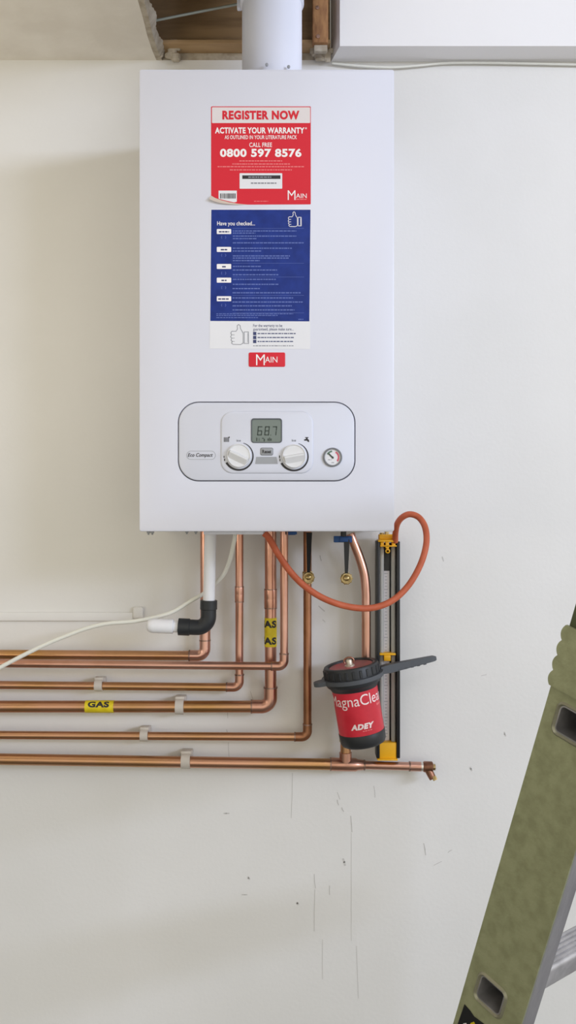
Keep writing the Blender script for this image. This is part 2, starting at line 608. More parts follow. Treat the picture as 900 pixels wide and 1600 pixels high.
# weld coincident rings
cso = cs.build('casing', M_case, boiler, smooth=0)
bm = bmesh.new(); bm.from_mesh(cso.data)
bmesh.ops.remove_doubles(bm, verts=bm.verts, dist=1e-5)
bmesh.ops.recalc_face_normals(bm, faces=bm.faces)
bm.to_mesh(cso.data); bm.free()
for p in cso.data.polygons: p.use_smooth = True
cso.data.set_sharp_from_angle(angle=math.radians(25))

# control panel plate
G = 1.9
pl = MB()
rims = []
def plate(mb, u0, v0, u1, v1, r, o_back, o_front, bev=1.2, bz=0.0012, n=12):
    l0 = rrect(u0, v0, u1, v1, r, n); l1 = rrect(u0 + bev * .35, v0 + bev * .35, u1 - bev * .35, v1 - bev * .35, r - bev * .3, n)
    l2 = rrect(u0 + bev, v0 + bev, u1 - bev, v1 - bev, r - bev * .8, n)
    k = len(l0)
    v = [fr(o_back)(p) for p in l0] + [fr(o_front - bz)(p) for p in l0] + [fr(o_front - bz * .35)(p) for p in l1] + [fr(o_front)(p) for p in l2]
    f = [tuple(range(k))]
    for a_ in range(3):
        f += [(a_ * k + i, a_ * k + (i + 1) % k, (a_ + 1) * k + (i + 1) % k, (a_ + 1) * k + i) for i in range(k)]
    f.append(tuple(3 * k + i for i in range(k)))
    return mb.add(v, f)
plate(pl, PANEL[0] + G, PANEL[1] + G, PANEL[2] - G, PANEL[3] - G, 31.4, FR - 0.0038, FR + 0.0012)
panel = pl.build('control_panel', M_panel, boiler, smooth=50)
gp = MB().extrude([rrect(PANEL[0] + .75, PANEL[1] + .75, PANEL[2] - .75, PANEL[3] - .75, 32.4, 12), rrect(PANEL[0] + G, PANEL[1] + G, PANEL[2] - G, PANEL[3] - G, 31.4, 12)], fr(FR - 0.0028), fr(FR - 0.0038))
gp.build('panel_gap', M_dark_gap, panel)
PO = FR + 0.0012
ip = plate(MB(), 345.0, 642.5, 489.5, 740, 19, PO - 0.0005, PO + 0.0022, 2.6, 0.0022)
ip.build('raised_fascia', M_panel, panel, smooth=50)
IO = PO + 0.0022
# display
dm = MB()
sheet(dm, [rrect(392.4, 654, 440.8, 692.4, 4.5, 6), rrect(394, 656.2, 439.2, 691, 3.5, 6)], IO - 0.0003, 0.0011)
dm.build('display_rim', M_lcd_rim, panel)
dm = MB()
sheet(dm, [rrect(393.6, 655.8, 439.6, 691.4, 3.6, 6)], IO, 0.0003)
dm.build('display', M_lcd, panel)
sg = MB()
def seg7(u, v, w, h, segs, t=1.7):
    sh = lambda q: [(a + (v + h - b_) * 0.10, b_) for a, b_ in q]
    S = {'a': (u + .4, v, u + w - .4, v + t), 'g': (u + .4, v + h / 2 - t / 2, u + w - .4, v + h / 2 + t / 2), 'd': (u + .4, v + h - t, u + w - .4, v + h),
         'f': (u, v + .4, u + t, v + h / 2 - .3), 'e': (u, v + h / 2 + .3, u + t, v + h - .4), 'b': (u + w - t, v + .4, u + w, v + h / 2 - .3), 'c': (u + w - t, v + h / 2 + .3, u + w, v + h - .4)}
    for s in segs:
        sheet(sg, [sh(quad(*S[s]))], IO + 0.0003, 0.0001)
seg7(401.6, 666.4, 7.6, 14.4, 'acdefg')
seg7(412.8, 666.4, 7.6, 14.4, 'abcdefg')
seg7(424.6, 666.4, 7.2, 14.4, 'abc')
sheet(sg, [circ(423.0, 680.2, 0.8, 10)], IO + 0.0003, 0.0001)
for (u0, v0, u1, v1) in ((400.5, 684.2, 402.2, 689.5), (404.6, 685, 405.5, 689.5), (409.5, 684.5, 412.5, 686), (412, 686, 414, 690), (418, 685.6, 420, 689), (420.5, 684, 422, 689.4), (422.5, 685.5, 424.5, 689)):
    sheet(sg, [quad(u0, v0, u1, v1)], IO + 0.0003, 0.0001)
sg.build('display_digits', M_lcd_seg, panel, smooth=0)
# reset button, grey patch
rbm = plate(MB(), 407.6, 700.4, 426.2, 711.2, 2.2, IO, IO + 0.0016, 1.0, 0.001, 5)
rbt = rbm.build('reset_button', M_greyp, panel)
rbm = MB(); sheet(rbm, [rrect(406.9, 699.7, 426.9, 711.9, 2.6, 5)], IO, 0.0004)
rbm.build('button_rim', M_greyd, panel)
tm = MB(); text(tm, 'Reset', 410, 703, 424, 708.8, IO + 0.0018, 0.03)
tm.build('button_lettering', M_print_k, panel, smooth=0)
gm = MB(); sheet(gm, [[(400.6, 714), (432.2, 714), (434.2, 725.2), (399, 725.2)]], IO, 0.0004)
gm.build('grey_patch', M_greyp, panel)
# knobs with their printed arcs
def knob(cu, cv, ang):
    c = W(cu, cv, FR); c.y = -IO
    e = px(1, FR)
    k = MB()
    R = 18.6 * e
    k.lathe([(R, 0), (R, 0.004), (R * .985, 0.0052), (R * .93, 0.0058), (R * .90, 0.0052), (R * .89, 0.0046), (0, 0.0042)], 48, c, (1, 0, 0), (0, 0, 1), (0, -1, 0))
    ko = k.build('temperature_knob', M_knob, panel, smooth=30)
    d = Vector((math.cos(ang), 0, math.sin(ang))); nrm = Vector((-math.sin(ang), 0, math.cos(ang)))
    # grip: a wedge-shaped ridge across the face
    L = R * .86
    up = c + Vector((0, -0.0042, 0))
    hh = 0.0055
    v = []
    for s in (-1, 1):
        for (t, y) in ((-R * .55, 0), (-R * .06, hh), (R * .06, hh), (R * .16, 0)):
            q = L * (1 - 0.15 * abs(t) / R) if y == 0 else L * .94
            v.append(up + d * (s * q) + nrm * t + Vector((0, -y, 0)))
    k2 = MB().add(v, [(0, 1, 2, 3), (7, 6, 5, 4), (0, 4, 5, 1), (1, 5, 6, 2), (2, 6, 7, 3), (3, 7, 4, 0)])
    k2.build('knob_grip', M_knob, ko, smooth=0)
    ar = MB()
    a0, a1 = math.radians(152), math.radians(-72)
    n = 40; o1 = []; o2 = []
    for i in range(n + 1):
        t = i / n; a_ = a0 + (a1 - a0) * t
        th = 2.9 * (1 - t) ** .6 + 0.6
        for (o_, r_) in ((o1, 20.6), (o2, 20.6 + th)):
            o_.append((cu + r_ * math.cos(a_), cv + r_ * math.sin(a_)))
    for i in range(n):
        sheet(ar, [[o1[i], o1[i + 1], o2[i + 1], o2[i]]], IO, 0.0002)
    ar.build('dial_arc', M_print_k, panel, smooth=0)
knob(373.8, 712.4, math.radians(-25.8))
knob(459.6, 713.2, math.radians(9.6))
ic = MB()
for k in range(4):
    sheet(ic, [quad(350 + k * 2.2, 683.6 - (0.6 if k == 3 else 0), 351.3 + k * 2.2, 690.8)], IO, 0.0002)
sheet(ic, [quad(358, 682.4, 359.2, 684.6)], IO, 0.0002)
ic.build('radiator_symbol', M_print_k, panel, smooth=0); ic = MB()
sheet(ic, [quad(349.6, 712.6, 351, 715.6)], IO, 0.0002); sheet(ic, [quad(350.4, 717, 352, 720.4)], IO, 0.0002)
ic.build('dial_print', M_print_k, panel, smooth=0); ic = MB()
sheet(ic, [quad(436, 712, 437.6, 716)], IO, 0.0002); sheet(ic, [quad(436.8, 717, 438.2, 721)], IO, 0.0002)
ic.build('dial_print', M_print_k, panel, smooth=0); ic = MB()
# tap symbol
for l in ([(475, 687), (478, 686), (478, 684.6), (480.6, 684.6), (480.6, 686.2), (482.6, 687.4), (483.2, 691), (480.6, 690.6), (480, 688.8), (475.2, 689)], quad(476.6, 683.4, 482, 684.4), quad(478.8, 684, 479.9, 685.6)):
    sheet(ic, [l], IO, 0.0002)
ic.build('tap_symbol', M_print_k, panel, smooth=0)
for (u, v) in ((369.8, 687), (455.8, 686.8)):
    ic = MB()
    for (x0, x1) in ((0, 0.9), (1.3, 2.6), (3.1, 3.8), (4.3, 6.6)):
        sheet(ic, [quad(u + x0, v + (0.8 if x0 > 1 else 0), u + x1, v + 3.4)], IO, 0.0002)
    ic.build('dial_print', M_print_g, panel, smooth=0)
# model badge
nm_ = MB(); sheet(nm_, [rrect(291.8, 704.6, 337, 718.2, 6.6, 8), rrect(292.4, 705.2, 336.4, 717.6, 6, 8)], PO, 0.0004)
nm_.build('badge_outline', M_greyp, panel)
nm_ = MB(); text(nm_, 'Eco Compact', 293.6, 708, 332.6, 715.6, PO + 0.0003, 0.018, 0.28)
nm_.build('badge_lettering', M_print_k, panel, smooth=0)
# pressure gauge
gc = W(519.6, 714.6, FR); gc.y = -PO; e = px(1, FR)
gm = MB().lathe([(15 * e, 0), (15 * e, 0.0018), (14.2 * e, 0.003), (12.6 * e, 0.003), (12.2 * e, 0.001), (12.2 * e, 0)], 40, gc, (1, 0, 0), (0, 0, 1), (0, -1, 0))
pg = gm.build('pressure_gauge', M_greyd, panel, smooth=30)
gm = MB(); sheet(gm, [circ(519.6, 714.6, 12.3)], PO, 0.0008); gm.build('gauge_face', M_paper, pg)
def arcband(mb, cu, cv, r0, r1, a0, a1, off, n=16):
    for i in range(n):
        t0 = math.radians(a0 + (a1 - a0) * i / n); t1 = math.radians(a0 + (a1 - a0) * (i + 1) / n)
        P = lambda r, t: (cu + r * math.cos(t), cv + r * math.sin(t))
        sheet(mb, [[P(r0, t0), P(r0, t1), P(r1, t1), P(r1, t0)]], off, 0.0002)
gm = MB(); arcband(gm, 519.6, 714.6, 8, 10.6, -60, 40, PO + 0.0008); gm.build('gauge_red_arc', M_gauge_red, pg, smooth=0)
gm = MB(); arcband(gm, 519.6, 714.6, 8, 10.6, -150, -95, PO + 0.0008); gm.build('gauge_green_arc', M_gauge_green, pg, smooth=0)
gm = MB()
for q in stroke([(520.5, 716), (513.5, 709)], 2.2): sheet(gm, [q], PO + 0.0012, 0.0003)
sheet(gm, [circ(519.6, 714.8, 1.6, 14)], PO + 0.0012, 0.0004)
gm.build('gauge_needle', M_lcd_seg, pg, smooth=0)
gm = MB(); words(gm, 512.5, 518, 718.5, 1.2, PO + 0.0008, rnd); words(gm, 517.6, 522, 723, 1.1, PO + 0.0008, rnd)
gm.build('gauge_print', M_print_g, pg, smooth=0)

# red warranty sticker
s1 = MB()
red_out = [(330.8, 166.4), (484.6, 166.4), (485.6, 167.4), (485.6, 318.6), (484.6, 319.4), (386, 319.8), (372, 318.8), (358, 316.6), (345, 313.4), (336, 310.2), (330, 306.6), (329.8, 167.4)]
sheet(s1, [red_out], FR, 0.0003)
st = s1.build('warranty_sticker', M_red, boiler, smooth=0)
st['label'] = 'red warranty sticker with a peeling corner'
s1 = MB(); sheet(s1, [rrect(331.2, 167.8, 484.6, 192.4, 1.2, 3)], FR + 0.0003, 0.0001); s1.build('sticker_header', M_header, st, smooth=0)
s1 = MB(); text(s1, 'REGISTER NOW', 347.4, 173, 467.8, 187.2, FR + 0.0006, 0.05); s1.build('header_lettering', M_red, st, smooth=0)
s1 = MB(); T_ = FR + 0.0005
text(s1, 'ACTIVATE YOUR WARRANTY', 336, 199.2, 475.6, 208.8, T_, 0.035)
text(s1, '*', 476.4, 199, 479.6, 202.4, T_, 0.01)
text(s1, 'AS OUTLINED IN YOUR LITERATURE PACK', 351, 211.6, 464, 217.6, T_, 0.012)
text(s1, 'CALL FREE', 389.6, 223, 425, 230, T_, 0.012)
text(s1, '0800 597 8576', 343.8, 232.4, 471, 245.8, T_, 0.04)
s1.build('sticker_lettering', M_print_w, st, smooth=0)
s1 = MB()
text(s1, 'M', 449.6, 297.6, 461.6, 312.6, T_, -0.005)
text(s1, 'AIN', 462.4, 302.6, 479.2, 309.6, T_, 0.0)
s1.build('maker_mark', M_print_w, st, smooth=0)
s1 = MB()
for (u0, u1, v) in ((374, 441, 251.6), (363, 453, 256.4), (340, 475, 260.6), (359, 456, 265.6)):
    words(s1, u0, u1, v, 1.5, FR + 0.0003, rnd)
s1.build('small_print', M_print_pink, st, smooth=0)
s1 = MB(); words(s1, 462.4, 479, 311.6, 1.2, FR + 0.0003, rnd); s1.build('mark_print', M_print_pink, st, smooth=0)
s1 = MB(); words(s1, 397, 419, 314.6, 1.0, FR + 0.0003, rnd)
s1.build('edge_print', M_print_pink, st, smooth=0)
s1 = MB(); sheet(s1, [rrect(374.4, 270.8, 441, 295, 1, 3)], FR + 0.0003, 0.0002); s1.build('serial_label', M_paper, st, smooth=0)
s1 = MB(); sheet(s1, [quad(378.6, 274.2, 438.2, 279.8)], FR + 0.0005, 0.0001)
s1.build('serial_bar', M_print_k, st, smooth=0)
s1 = MB(); words(s1, 392, 432, 286.4, 2.2, FR + 0.0005, rnd); words(s1, 388, 424, 277, 2, FR + 0.0006, rnd); s1.build('serial_print', M_print_g, st, smooth=0)
s1 = MB(); sheet(s1, [[(341.6, 298), (370, 298), (370, 315.2), (366, 316.4), (354, 313.8), (341.6, 310.6)]], FR + 0.0003, 0.0001); s1.build('barcode_label', M_paper, st, smooth=0)
s1 = MB(); u = 344
while u < 368:
    w = rnd.choice((0.7, 1.0, 1.5)); sheet(s1, [quad(u, 302.4, u + w, 310.4)], FR + 0.0004, 0.0001); u += w + rnd.choice((0.6, 0.9))
s1.build('barcode_bars', M_print_k, st, smooth=0)
# curled corner
cu_ = [(330, 306.4), (336, 310), (345, 313.2), (358, 316.4), (372, 318.6), (386, 319.7)]
cl_ = [(327, 312.6), (334, 315.8), (344, 318.4), (357, 319.8), (371, 320.4), (386, 319.9)]
vv = []
for (p, lift) in ((cu_, (2.4, 2.3, 2.0, 1.4, .8, .3)), (cl_, (5.0, 4.4, 3.6, 2.4, 1.2, .3))):
    for (q, l) in zip(p, lift):
        w = W(q[0], q[1], FR); vv.append(Vector((w.x, -(FR + l * 0.001), w.z)))
vv2 = [p + Vector((0, 0.0003, 0)) for p in vv]
ff = [(i, i + 1, 7 + i, 6 + i) for i in range(5)] + [(12 + i, 18 + i, 19 + i, 13 + i) for i in range(5)]
ring = [0, 1, 2, 3, 4, 5, 11, 10, 9, 8, 7, 6]
ff += [(ring[i], ring[(i + 1) % 12], 12 + ring[(i + 1) % 12], 12 + ring[i]) for i in range(12)]
MB().add(vv + vv2, ff).build('peeled_corner', M_peel, st, smooth=60)

# blue checklist sticker: a white sheet, blue upper part, thumbs and notes
s2 = MB()
sheet(s2, [[(329, 326.6), (486.2, 326.6), (484.6, 545.4), (327.8, 544.6)]], FR, 0.0003)
ck = s2.build('checklist_sticker', M_paper, boiler, smooth=0)
ck['label'] = 'blue and white checklist sticker with thumbs up drawings'
s2 = MB(); sheet(s2, [[(330.2, 327.8), (485.2, 327.8), (483.4, 502.2), (328.6, 501.6)]], FR + 0.0003, 0.0001)
s2.build('blue_field', M_blue, ck, smooth=0)
C_ = FR + 0.0004
s2 = MB(); text(s2, 'Have you checked...', 339.4, 346, 398.4, 354.4, C_ + 0.0002, 0.01)
def thumb(mb, u0, v0, u1, v1, w):
    P = lambda a, b_: (u0 + a * (u1 - u0), v0 + b_ * (v1 - v0))
    hand = [P(.30, .33), P(.38, .22), P(.36, .06), P(.44, 0), P(.52, .06), P(.54, .2), P(.64, .36), P(.68, .40), P(.68, .90), P(.55, .97), P(.14, .96), P(.06, .90), P(.10, .82), P(.03, .76), P(.08, .66), P(.01, .60), P(.07, .50), P(.02, .42), P(.08, .33)]
    cuff = [P(.74, .36), P(.96, .36), P(.97, .92), P(.74, .92)]
    for l in (hand, cuff):
        for q in stroke(l, w, True): sheet(mb, [q], C_, 0.0001)
    for (y) in (.82, .66, .50):
        for q in stroke([P(.08, y), P(.22, y)], w * .8): sheet(mb, [q], C_, 0.0001)
    for q in stroke([P(.92, .42), P(.92, .86)], w * .7): sheet(mb, [q], C_, 0.0001)
s2.build('heading_lettering', M_print_w, ck, smooth=0)
s2 = MB(); thumb(s2, 450, 331, 471.4, 355, 0.9)
s2.build('white_thumb', M_print_w, ck, smooth=0)
for v in (358, 386, 412.6, 434, 463):
    s2 = MB(); sheet(s2, [rrect(338.8, v, 361.2, v + 7.8, 1, 3)], C_, 0.0001)
    s2.build('white_tab', M_print_w, ck, smooth=0)
    s2 = MB()
    w_ = {358: 8, 386: 5, 412.6: 3, 434: 4, 463: 9}[v]
    words(s2, 350 - w_, 350 + w_, v + 4.3, 2.2, C_ + 0.0001, rnd)
    s2.build('tab_print', M_print_db, ck, smooth=0)
s2 = MB()
L1 = [(41, 715), (44.4, 395), (49, 715), (53, 405), (59.6, 775), (68, 690), (72.4, 440), (80, 665), (83.4, 655), (87.4, 430), (96.4, 440), (102, 565), (109.4, 575), (116.6, 555), (124.4, 575)]
for (dv, ue) in L1:
    words(s2, 363.8, 320 + ue / 5, 320 + dv, 1.7, C_, rnd)
for (y, ue) in ((55, 430), (88, 750), (128, 690), (160, 765), (190, 680), (222, 700)):
    words(s2, 363.4, 320 + ue / 5, 440 + y / 5, 1.8, C_, rnd)
for (y, us, ue) in ((252, 90, 690), (265, 90, 570), (282, 90, 415)):
    words(s2, 320 + us / 5, 320 + ue / 5, 440 + y / 5, 1.2, C_, rnd)
words(s2, 466, 474, 499, 1.2, C_, rnd)
s2.build('small_print', M_print_lb, ck, smooth=0)
s2 = MB()
for v in (357, 411.4, 433, 461.6, 489):
    sheet(s2, [quad(363.6, v - .2, 475, v + .2)], C_, 0.0001)
s2.build('ruled_lines', M_print_lb, ck, smooth=0)
for v in (371, 399, 427, 449.6, 477):
    s2 = MB()
    for q in stroke([(346.8, v - 2), (346, v), (346.8, v + 2)], .7) + stroke([(352, v - 2), (353.2, v), (352, v + 2)], .7): sheet(s2, [q], C_, 0.0001)
    s2.build('tick_mark', M_print_lb, ck, smooth=0)
s2 = MB()
text(s2, 'For the warranty to be', 395.6, 506.6, 441, 512.2, C_, 0.012)
text(s2, 'guaranteed, please make sure...', 395.6, 512.2, 458.6, 517.8, C_, 0.012)
s2.build('note_lettering', M_print_db, ck, smooth=0)
s2 = MB()
for v in (518.6, 524.8, 531): sheet(s2, [quad(395.4, v, 400.6, v + 5.2)], FR + 0.0003, 0.0001)
s2.build('bullets', M_print_db, ck, smooth=0)
s2 = MB()
for (u1_, v) in ((462, 521.2), (459, 527.4), (459, 533.6)): words(s2, 402.4, u1_, v, 1.6, FR + 0.0003, rnd)
s2.build('note_print', M_print_db, ck, smooth=0)
s2 = MB(); thumb(s2, 360, 507, 389.4, 539.4, 0.9); words(s2, 395.6, 459, 540.4, 1.4, FR + 0.0003, rnd)
s2.build('thumb_drawing', M_print_g, ck, smooth=0)

# red maker's badge
bd = plate(MB(), 388.6, 550.8, 445.6, 573.2, 2.4, FR, FR + 0.0012, 0.8, 0.0006, 5)
bo = bd.build('maker_badge', M_red, boiler, smooth=30)
bd = MB(); text(bd, 'M', 400.2, 554, 413.8, 570.8, FR + 0.0014, -0.004); text(bd, 'AIN', 414.2, 557.6, 433.4, 566.6, FR + 0.0014, 0.0)
bd.build('badge_lettering', M_print_w, bo, smooth=0)

# tray under the casing, and the screw heads by its left corner
tr = MB(); a = W(318, 831.5, FR - 0.03); c = W(411, 835.2, FR - 0.03)
tr.box((a.x, -(FR - 0.03), c.z), (c.x, -(FR - 0.12), BZ0 + 0.0005), 0.001)
tr.build('drip_tray', M_case, boiler)
for (u, o_) in ((232, .25), (238, .25), (292, .2), (306, .2)):
    q = W(u, 831, o_); q.z = BZ0
    sc = MB().lathe([(0.0028, 0), (0.0028, 0.003), (0.0014, 0.004), (0.0014, 0.006), (0, 0.006)], 10, q, (1, 0, 0), (0, -1, 0), (0, 0, -1))
    sc.build('casing_screw', M_greyp, boiler)

# ------------------------------------------------------------------ flue
fc = W(425, 108, 0.14); fx = fc.x; fr_ = 0.0503
flue = thing('flue_pipe', 'white flue pipe rising from the boiler top into the ceiling opening', 'flue', (fx, -0.14, BZ1))
MB().lathe([(fr_, BZ1 + 0.0005), (fr_, 2.70)], 48, (fx, -0.14, 0)).build('flue_tube', M_flue, flue)
MB().lathe([(fr_ + 0.006, BZ1 + 0.0005), (fr_ + 0.006, BZ1 + 0.012), (fr_ + 0.0005, BZ1 + 0.014)], 48, (fx, -0.14, 0)).build('flue_base', M_flue, flue)
zj = W(0, 10, 0.14).z
MB().lathe([(fr_ + 0.0004, zj), (fr_ + 0.0035, zj + 0.003), (fr_ + 0.0035, zj + 0.05), (fr_ + 0.0004, zj + 0.054)], 48, (fx, -0.14, 0)).build('flue_socket', M_flue, flue)
for u in (417, 451):
    q = W(u, 103, 0.19); q.y = -0.14 - math.sqrt(max(0.0, (fr_ + 0.006) ** 2 - (q.x - fx) ** 2)); q.z = W(0, 102, 0.195).z
    MB().lathe([(0.0026, 0), (0.0026, 0.002), (0, 0.003)], 12, q, (1, 0, 0), (0, 0, 1), (0, -1, 0)).build('flue_screw', M_greyp, flue)

rod = thing('metal_rod', 'thin grey rod slanting across the ceiling opening to the flue', 'rod', W(247, 31, .1))
p0 = W(238, 33, .10); p1 = W(374, 6, .10)
MB().tube([p0, p1], 0.0021, 12).build('rod', M_rod, rod)
MB().box(p1 - Vector((0.004, 0.006, 0.010)), p1 + Vector((0.0045, 0.006, 0.008)), 0.002).build('fixing_lug', M_flue, rod)

# thin cable in the corner under the bulkhead
cb = MB().tube(spline([W(519, 99, .006), W(560, 103, .007), (W(610, 105.4, .007)), W(655, 102.5, .007), W(700, 98.6, .006), W(780, 98.6, .006), W(900, 101, .006), W(1000, 102.5, .006), W(1300, 103, .006)], 8), 0.0021, 10)
tag(cb.build('thin_cable', M_cable), 'thin white cable sagging along the wall under the bulkhead', 'cable')

# ------------------------------------------------------------------ copper pipework
GP = 'copper pipes under the boiler'
ZB = BZ0 - 0.0006


def solder_ring(p, d, r, parent):
    d = d.normalized()
    MB().tube([p - d * 0.0012, p + d * 0.0012], r, 20).build('solder_joint', M_solder, parent)


def fitting_elbow(pa, corner, pb, r, R, leg, m, parent):
    """capillary elbow: thick bend with collars"""
    pa = Vector(pa); pb = Vector(pb); corner = Vector(corner)
    d1 = (pa - corner).normalized(); d2 = (pb - corner).normalized()
    path = fillet([corner + d1 * leg, corner, corner + d2 * leg], R, 12)
    MB().tube(path, r, 22).build('elbow', m, parent)
    solder_ring(corner + d1 * (leg - 0.001), d1, r + 0.0005, parent)
    solder_ring(corner + d2 * (leg - 0.001), d2, r + 0.0005, parent)


def coupling(u, v0, v1, off, r, m, parent):
    a_ = W(u, v0, off); b_ = W(u, v1, off)
    L = (b_ - a_); l = L.length; d = L.normalized()
    prof = [a_, a_ + d * 0.0015, a_ + d * (l * .46), a_ + d * (l * .5), a_ + d * (l * .54), b_ - d * 0.0015, b_]
    MB().tube(prof, [r * .98, r, r, r * .99, r, r, r * .98], 22).build('coupling', m, parent)
    solder_ring(a_, d, r * 0.99, parent); solder_ring(b_, d, r * .99, parent)


def pipe(label, uv, v_c, v_left, off, r, m, re=None, mh=None):
    """a run that drops from the boiler at column uv, elbows at row v_c and leaves the picture on the left"""
    top = W(uv, 830, off); top.z = ZB
    cor = W(uv, v_c, off)
    left = W(-160, v_left + (v_left - v_c) * 160 / uv, off)
    t = thing('copper_pipe', label, 'pipe', cor, GP)
    MB().tube([top, cor + Vector((0, 0, 0.012))], r, 22).build('vertical_run', m, t)
    d = (left - cor).normalized()
    MB().tube([cor + d * 0.012, left], r, 22).build('horizontal_run', mh or m, t)
    re = re or r * 1.13
    fitting_elbow(top, cor, left, re, re * 1.35, re * 2.9, m, t)
    return t


p1_ = pipe('topmost horizontal copper pipe, rising behind the white waste pipe', 320.3, 1024.6, 1022.6, 0.030, 0.0086, M_copper, 0.0100, M_copper_g)
MB().tube([W(320.3, 966, .03), W(320.3, 1002, .03)], 0.0099, 22).build('coupling', M_copper, p1_)
p2_ = pipe('copper pipe passing in front of the yellow taped gas pipe, second from top', 444, 1041, 1036.4, 0.062, 0.0071, M_copper, 0.0080)
p3_ = pipe('slim copper pipe left of the gas pipe, third horizontal from top', 374, 1073.8, 1070.2, 0.027, 0.0073, M_copper, 0.0082, M_copper_g)
coupling(374, 917, 940, 0.027, 0.0084, M_copper, p3_)
p4_ = pipe('thick copper gas pipe with yellow gas tape', 422.8, 1104, 1104, 0.030, 0.0107, M_copper, 0.0122, M_copper_g)
coupling(422.8, 921, 950, 0.030, 0.0118, M_copper, p4_)
p5_ = pipe('dull brown copper pipe dropping from the brass cap, fifth horizontal down', 480.4, 1151.4, 1148.4, 0.028, 0.0074, M_copper_d, 0.0082, M_copper_g)

# yellow GAS tape on the thick pipe: one wrap on the vertical, one on the horizontal
def fine(v, f, nx, ny=0):
    """the same outlines cut into narrow strips, so they can follow a curve"""
    bm = bmesh.new()
    vs_ = [bm.verts.new((p[0], p[1], 0)) for p in v]
    for q in f:
        try: bm.faces.new([vs_[i] for i in q])
        except ValueError: pass
    for (cnt, no) in ((nx, (1, 0, 0)), (ny, (0, 1, 0))):
        for k in range(1, cnt):
            bmesh.ops.bisect_plane(bm, geom=bm.verts[:] + bm.edges[:] + bm.faces[:], plane_co=(k / cnt, k / cnt, 0), plane_no=no)
    bm.verts.index_update()
    out = [(q.co.x, q.co.y) for q in bm.verts], [tuple(w.index for w in q.verts) for q in bm.faces]
    bm.free()
    return out


def wrap_text(mb, s, c, ax, across, out, r, a0, a1, h0, h1, bold=0.03, shear=0):
    """text wrapped round a pipe: reading direction `across` runs round the pipe, height runs along ax"""
    v, f = fine(*text2d(s, bold, shear), 30)
    vs_ = []
    for (x, y) in v:
        a_ = a0 + (a1 - a0) * x
        vs_.append(c + ax * (h0 + (h1 - h0) * y) + across * (r * math.sin(a_)) + out * (r * math.cos(a_)))
    return mb.add(vs_, f)
ta = W(422.8, 965, .03); tb = W(422.8, 1010, .03)
tp = MB().tube([ta, tb], 0.0112, 28).build('gas_tape', M_tape, p4_)
tm = MB()
for v in (974.5, 1000.5):
    c_ = W(422.8, v + 5.6, .03)
    wrap_text(tm, 'GAS', c_, Vector((0, 0, 1)), Vector((1, 0, 0)), Vector((0, -1, 0)), 0.0114, -2.5, 1.1, 0, px(11.4, .03), 0.05)
tm.build('tape_lettering', M_print_k, tp, smooth=0)
ta = W(134, 1104, .03); tb = W(178.5, 1104, .03)
tp = MB().tube([ta, tb], 0.0112, 28).build('gas_tape', M_tape, p4_)
v_, f_ = fine(*text2d('GAS', 0.05), 0, 14)
vs_ = []
c_ = W(139, 1104, .03); wd = px(33, .03)
for (x, y) in v_:
    a_ = math.radians(62 - 58 * (1 - y))
    vs_.append(c_ + Vector((x * wd, -0.0114 * math.cos(a_), 0.0114 * math.sin(a_))))
MB().add(vs_, f_).build('tape_lettering', M_print_k, tp, smooth=0)

# lowest run: 22 mm to a tee, then 15 mm to a drain cock
t6 = thing('copper_pipe', 'lowest horizontal copper pipe, with a tee and a drain cock at its right end', 'pipe', W(539, 1195, .03), GP)
TE = W(540, 1194.6, .03)
L6 = W(-160, 1183.6, .03)
MB().tube([L6, TE], 0.0103, 22).build('horizontal_run', M_copper_g, t6)
R6 = W(661, 1198, .03)
MB().tube([TE, R6], 0.0075, 22).build('branch_run', M_copper, t6)
top6 = W(540, 1150, .03)
MB().tube([TE, top6], 0.0095, 22).build('riser', M_copper_g, t6)
td = (R6 - TE).normalized()
MB().tube([TE - td * 0.027, TE - td * 0.0255, TE + td * 0.018, TE + td * 0.022, TE + td * 0.032], [0.0112, 0.0118, 0.0118, 0.0100, 0.0090], 24).build('tee', M_copper, t6)
MB().tube([TE, TE + Vector((0, 0, 0.022)), TE + Vector((0, 0, 0.0225))], [0.0112, 0.0112, 0.0100], 24).build('tee', M_copper, t6)
solder_ring(TE - td * 0.027, td, 0.0121, t6)
solder_ring(TE + td * 0.034, td, 0.0094, t6)
q = W(640, 1197.4, .03)
MB().tube([q, R6 - td * 0.001], 0.0086, 22).build('coupling', M_copper, t6)
solder_ring(q, td, 0.0090, t6)
MB().tube([R6 - td * 0.004, R6 - td * 0.0005], 0.0088, 20).build('silver_collar', mat('tin', (226, 222, 214), .3, .9), t6)
dk = MB()
e0 = R6
dk.tube([e0, e0 + td * 0.002, e0 + td * 0.016, e0 + td * 0.0175], [0.0082, 0.0098, 0.0098, 0.008], 20)
dk.tube([e0 + td * 0.007, W(674, 1212, .034), W(676.5, 1217.5, .036)], [0.0072, 0.0068, 0.006], 16)
dko = dk.build('drain_cock', M_bronze, t6)
MB().tube([e0 + td * 0.0175, e0 + td * 0.022], 0.0058, 6).build('brass_tip', M_brass, dko)
MB().tube([W(677.5, 1213, .038), W(680.5, 1219, .040)], 0.0042, 8).build('brass_tip', M_brass, dko)

# the swept pipe from the boiler down to the filter
t7 = thing('copper_pipe', 'bright copper pipe curving down from the boiler to behind the black filter', 'pipe', W(572, 1020, .04), GP)
path = spline([W(547, 834, .045), W(553.5, 850, .045), W(562, 872, .045), W(569, 897, .045), W(571.8, 925, .045), W(572.2, 960, .045), W(572.2, 1062, .045)], 8)
MB().tube(path, 0.0082, 22).build('swept_run', M_copper, t7)

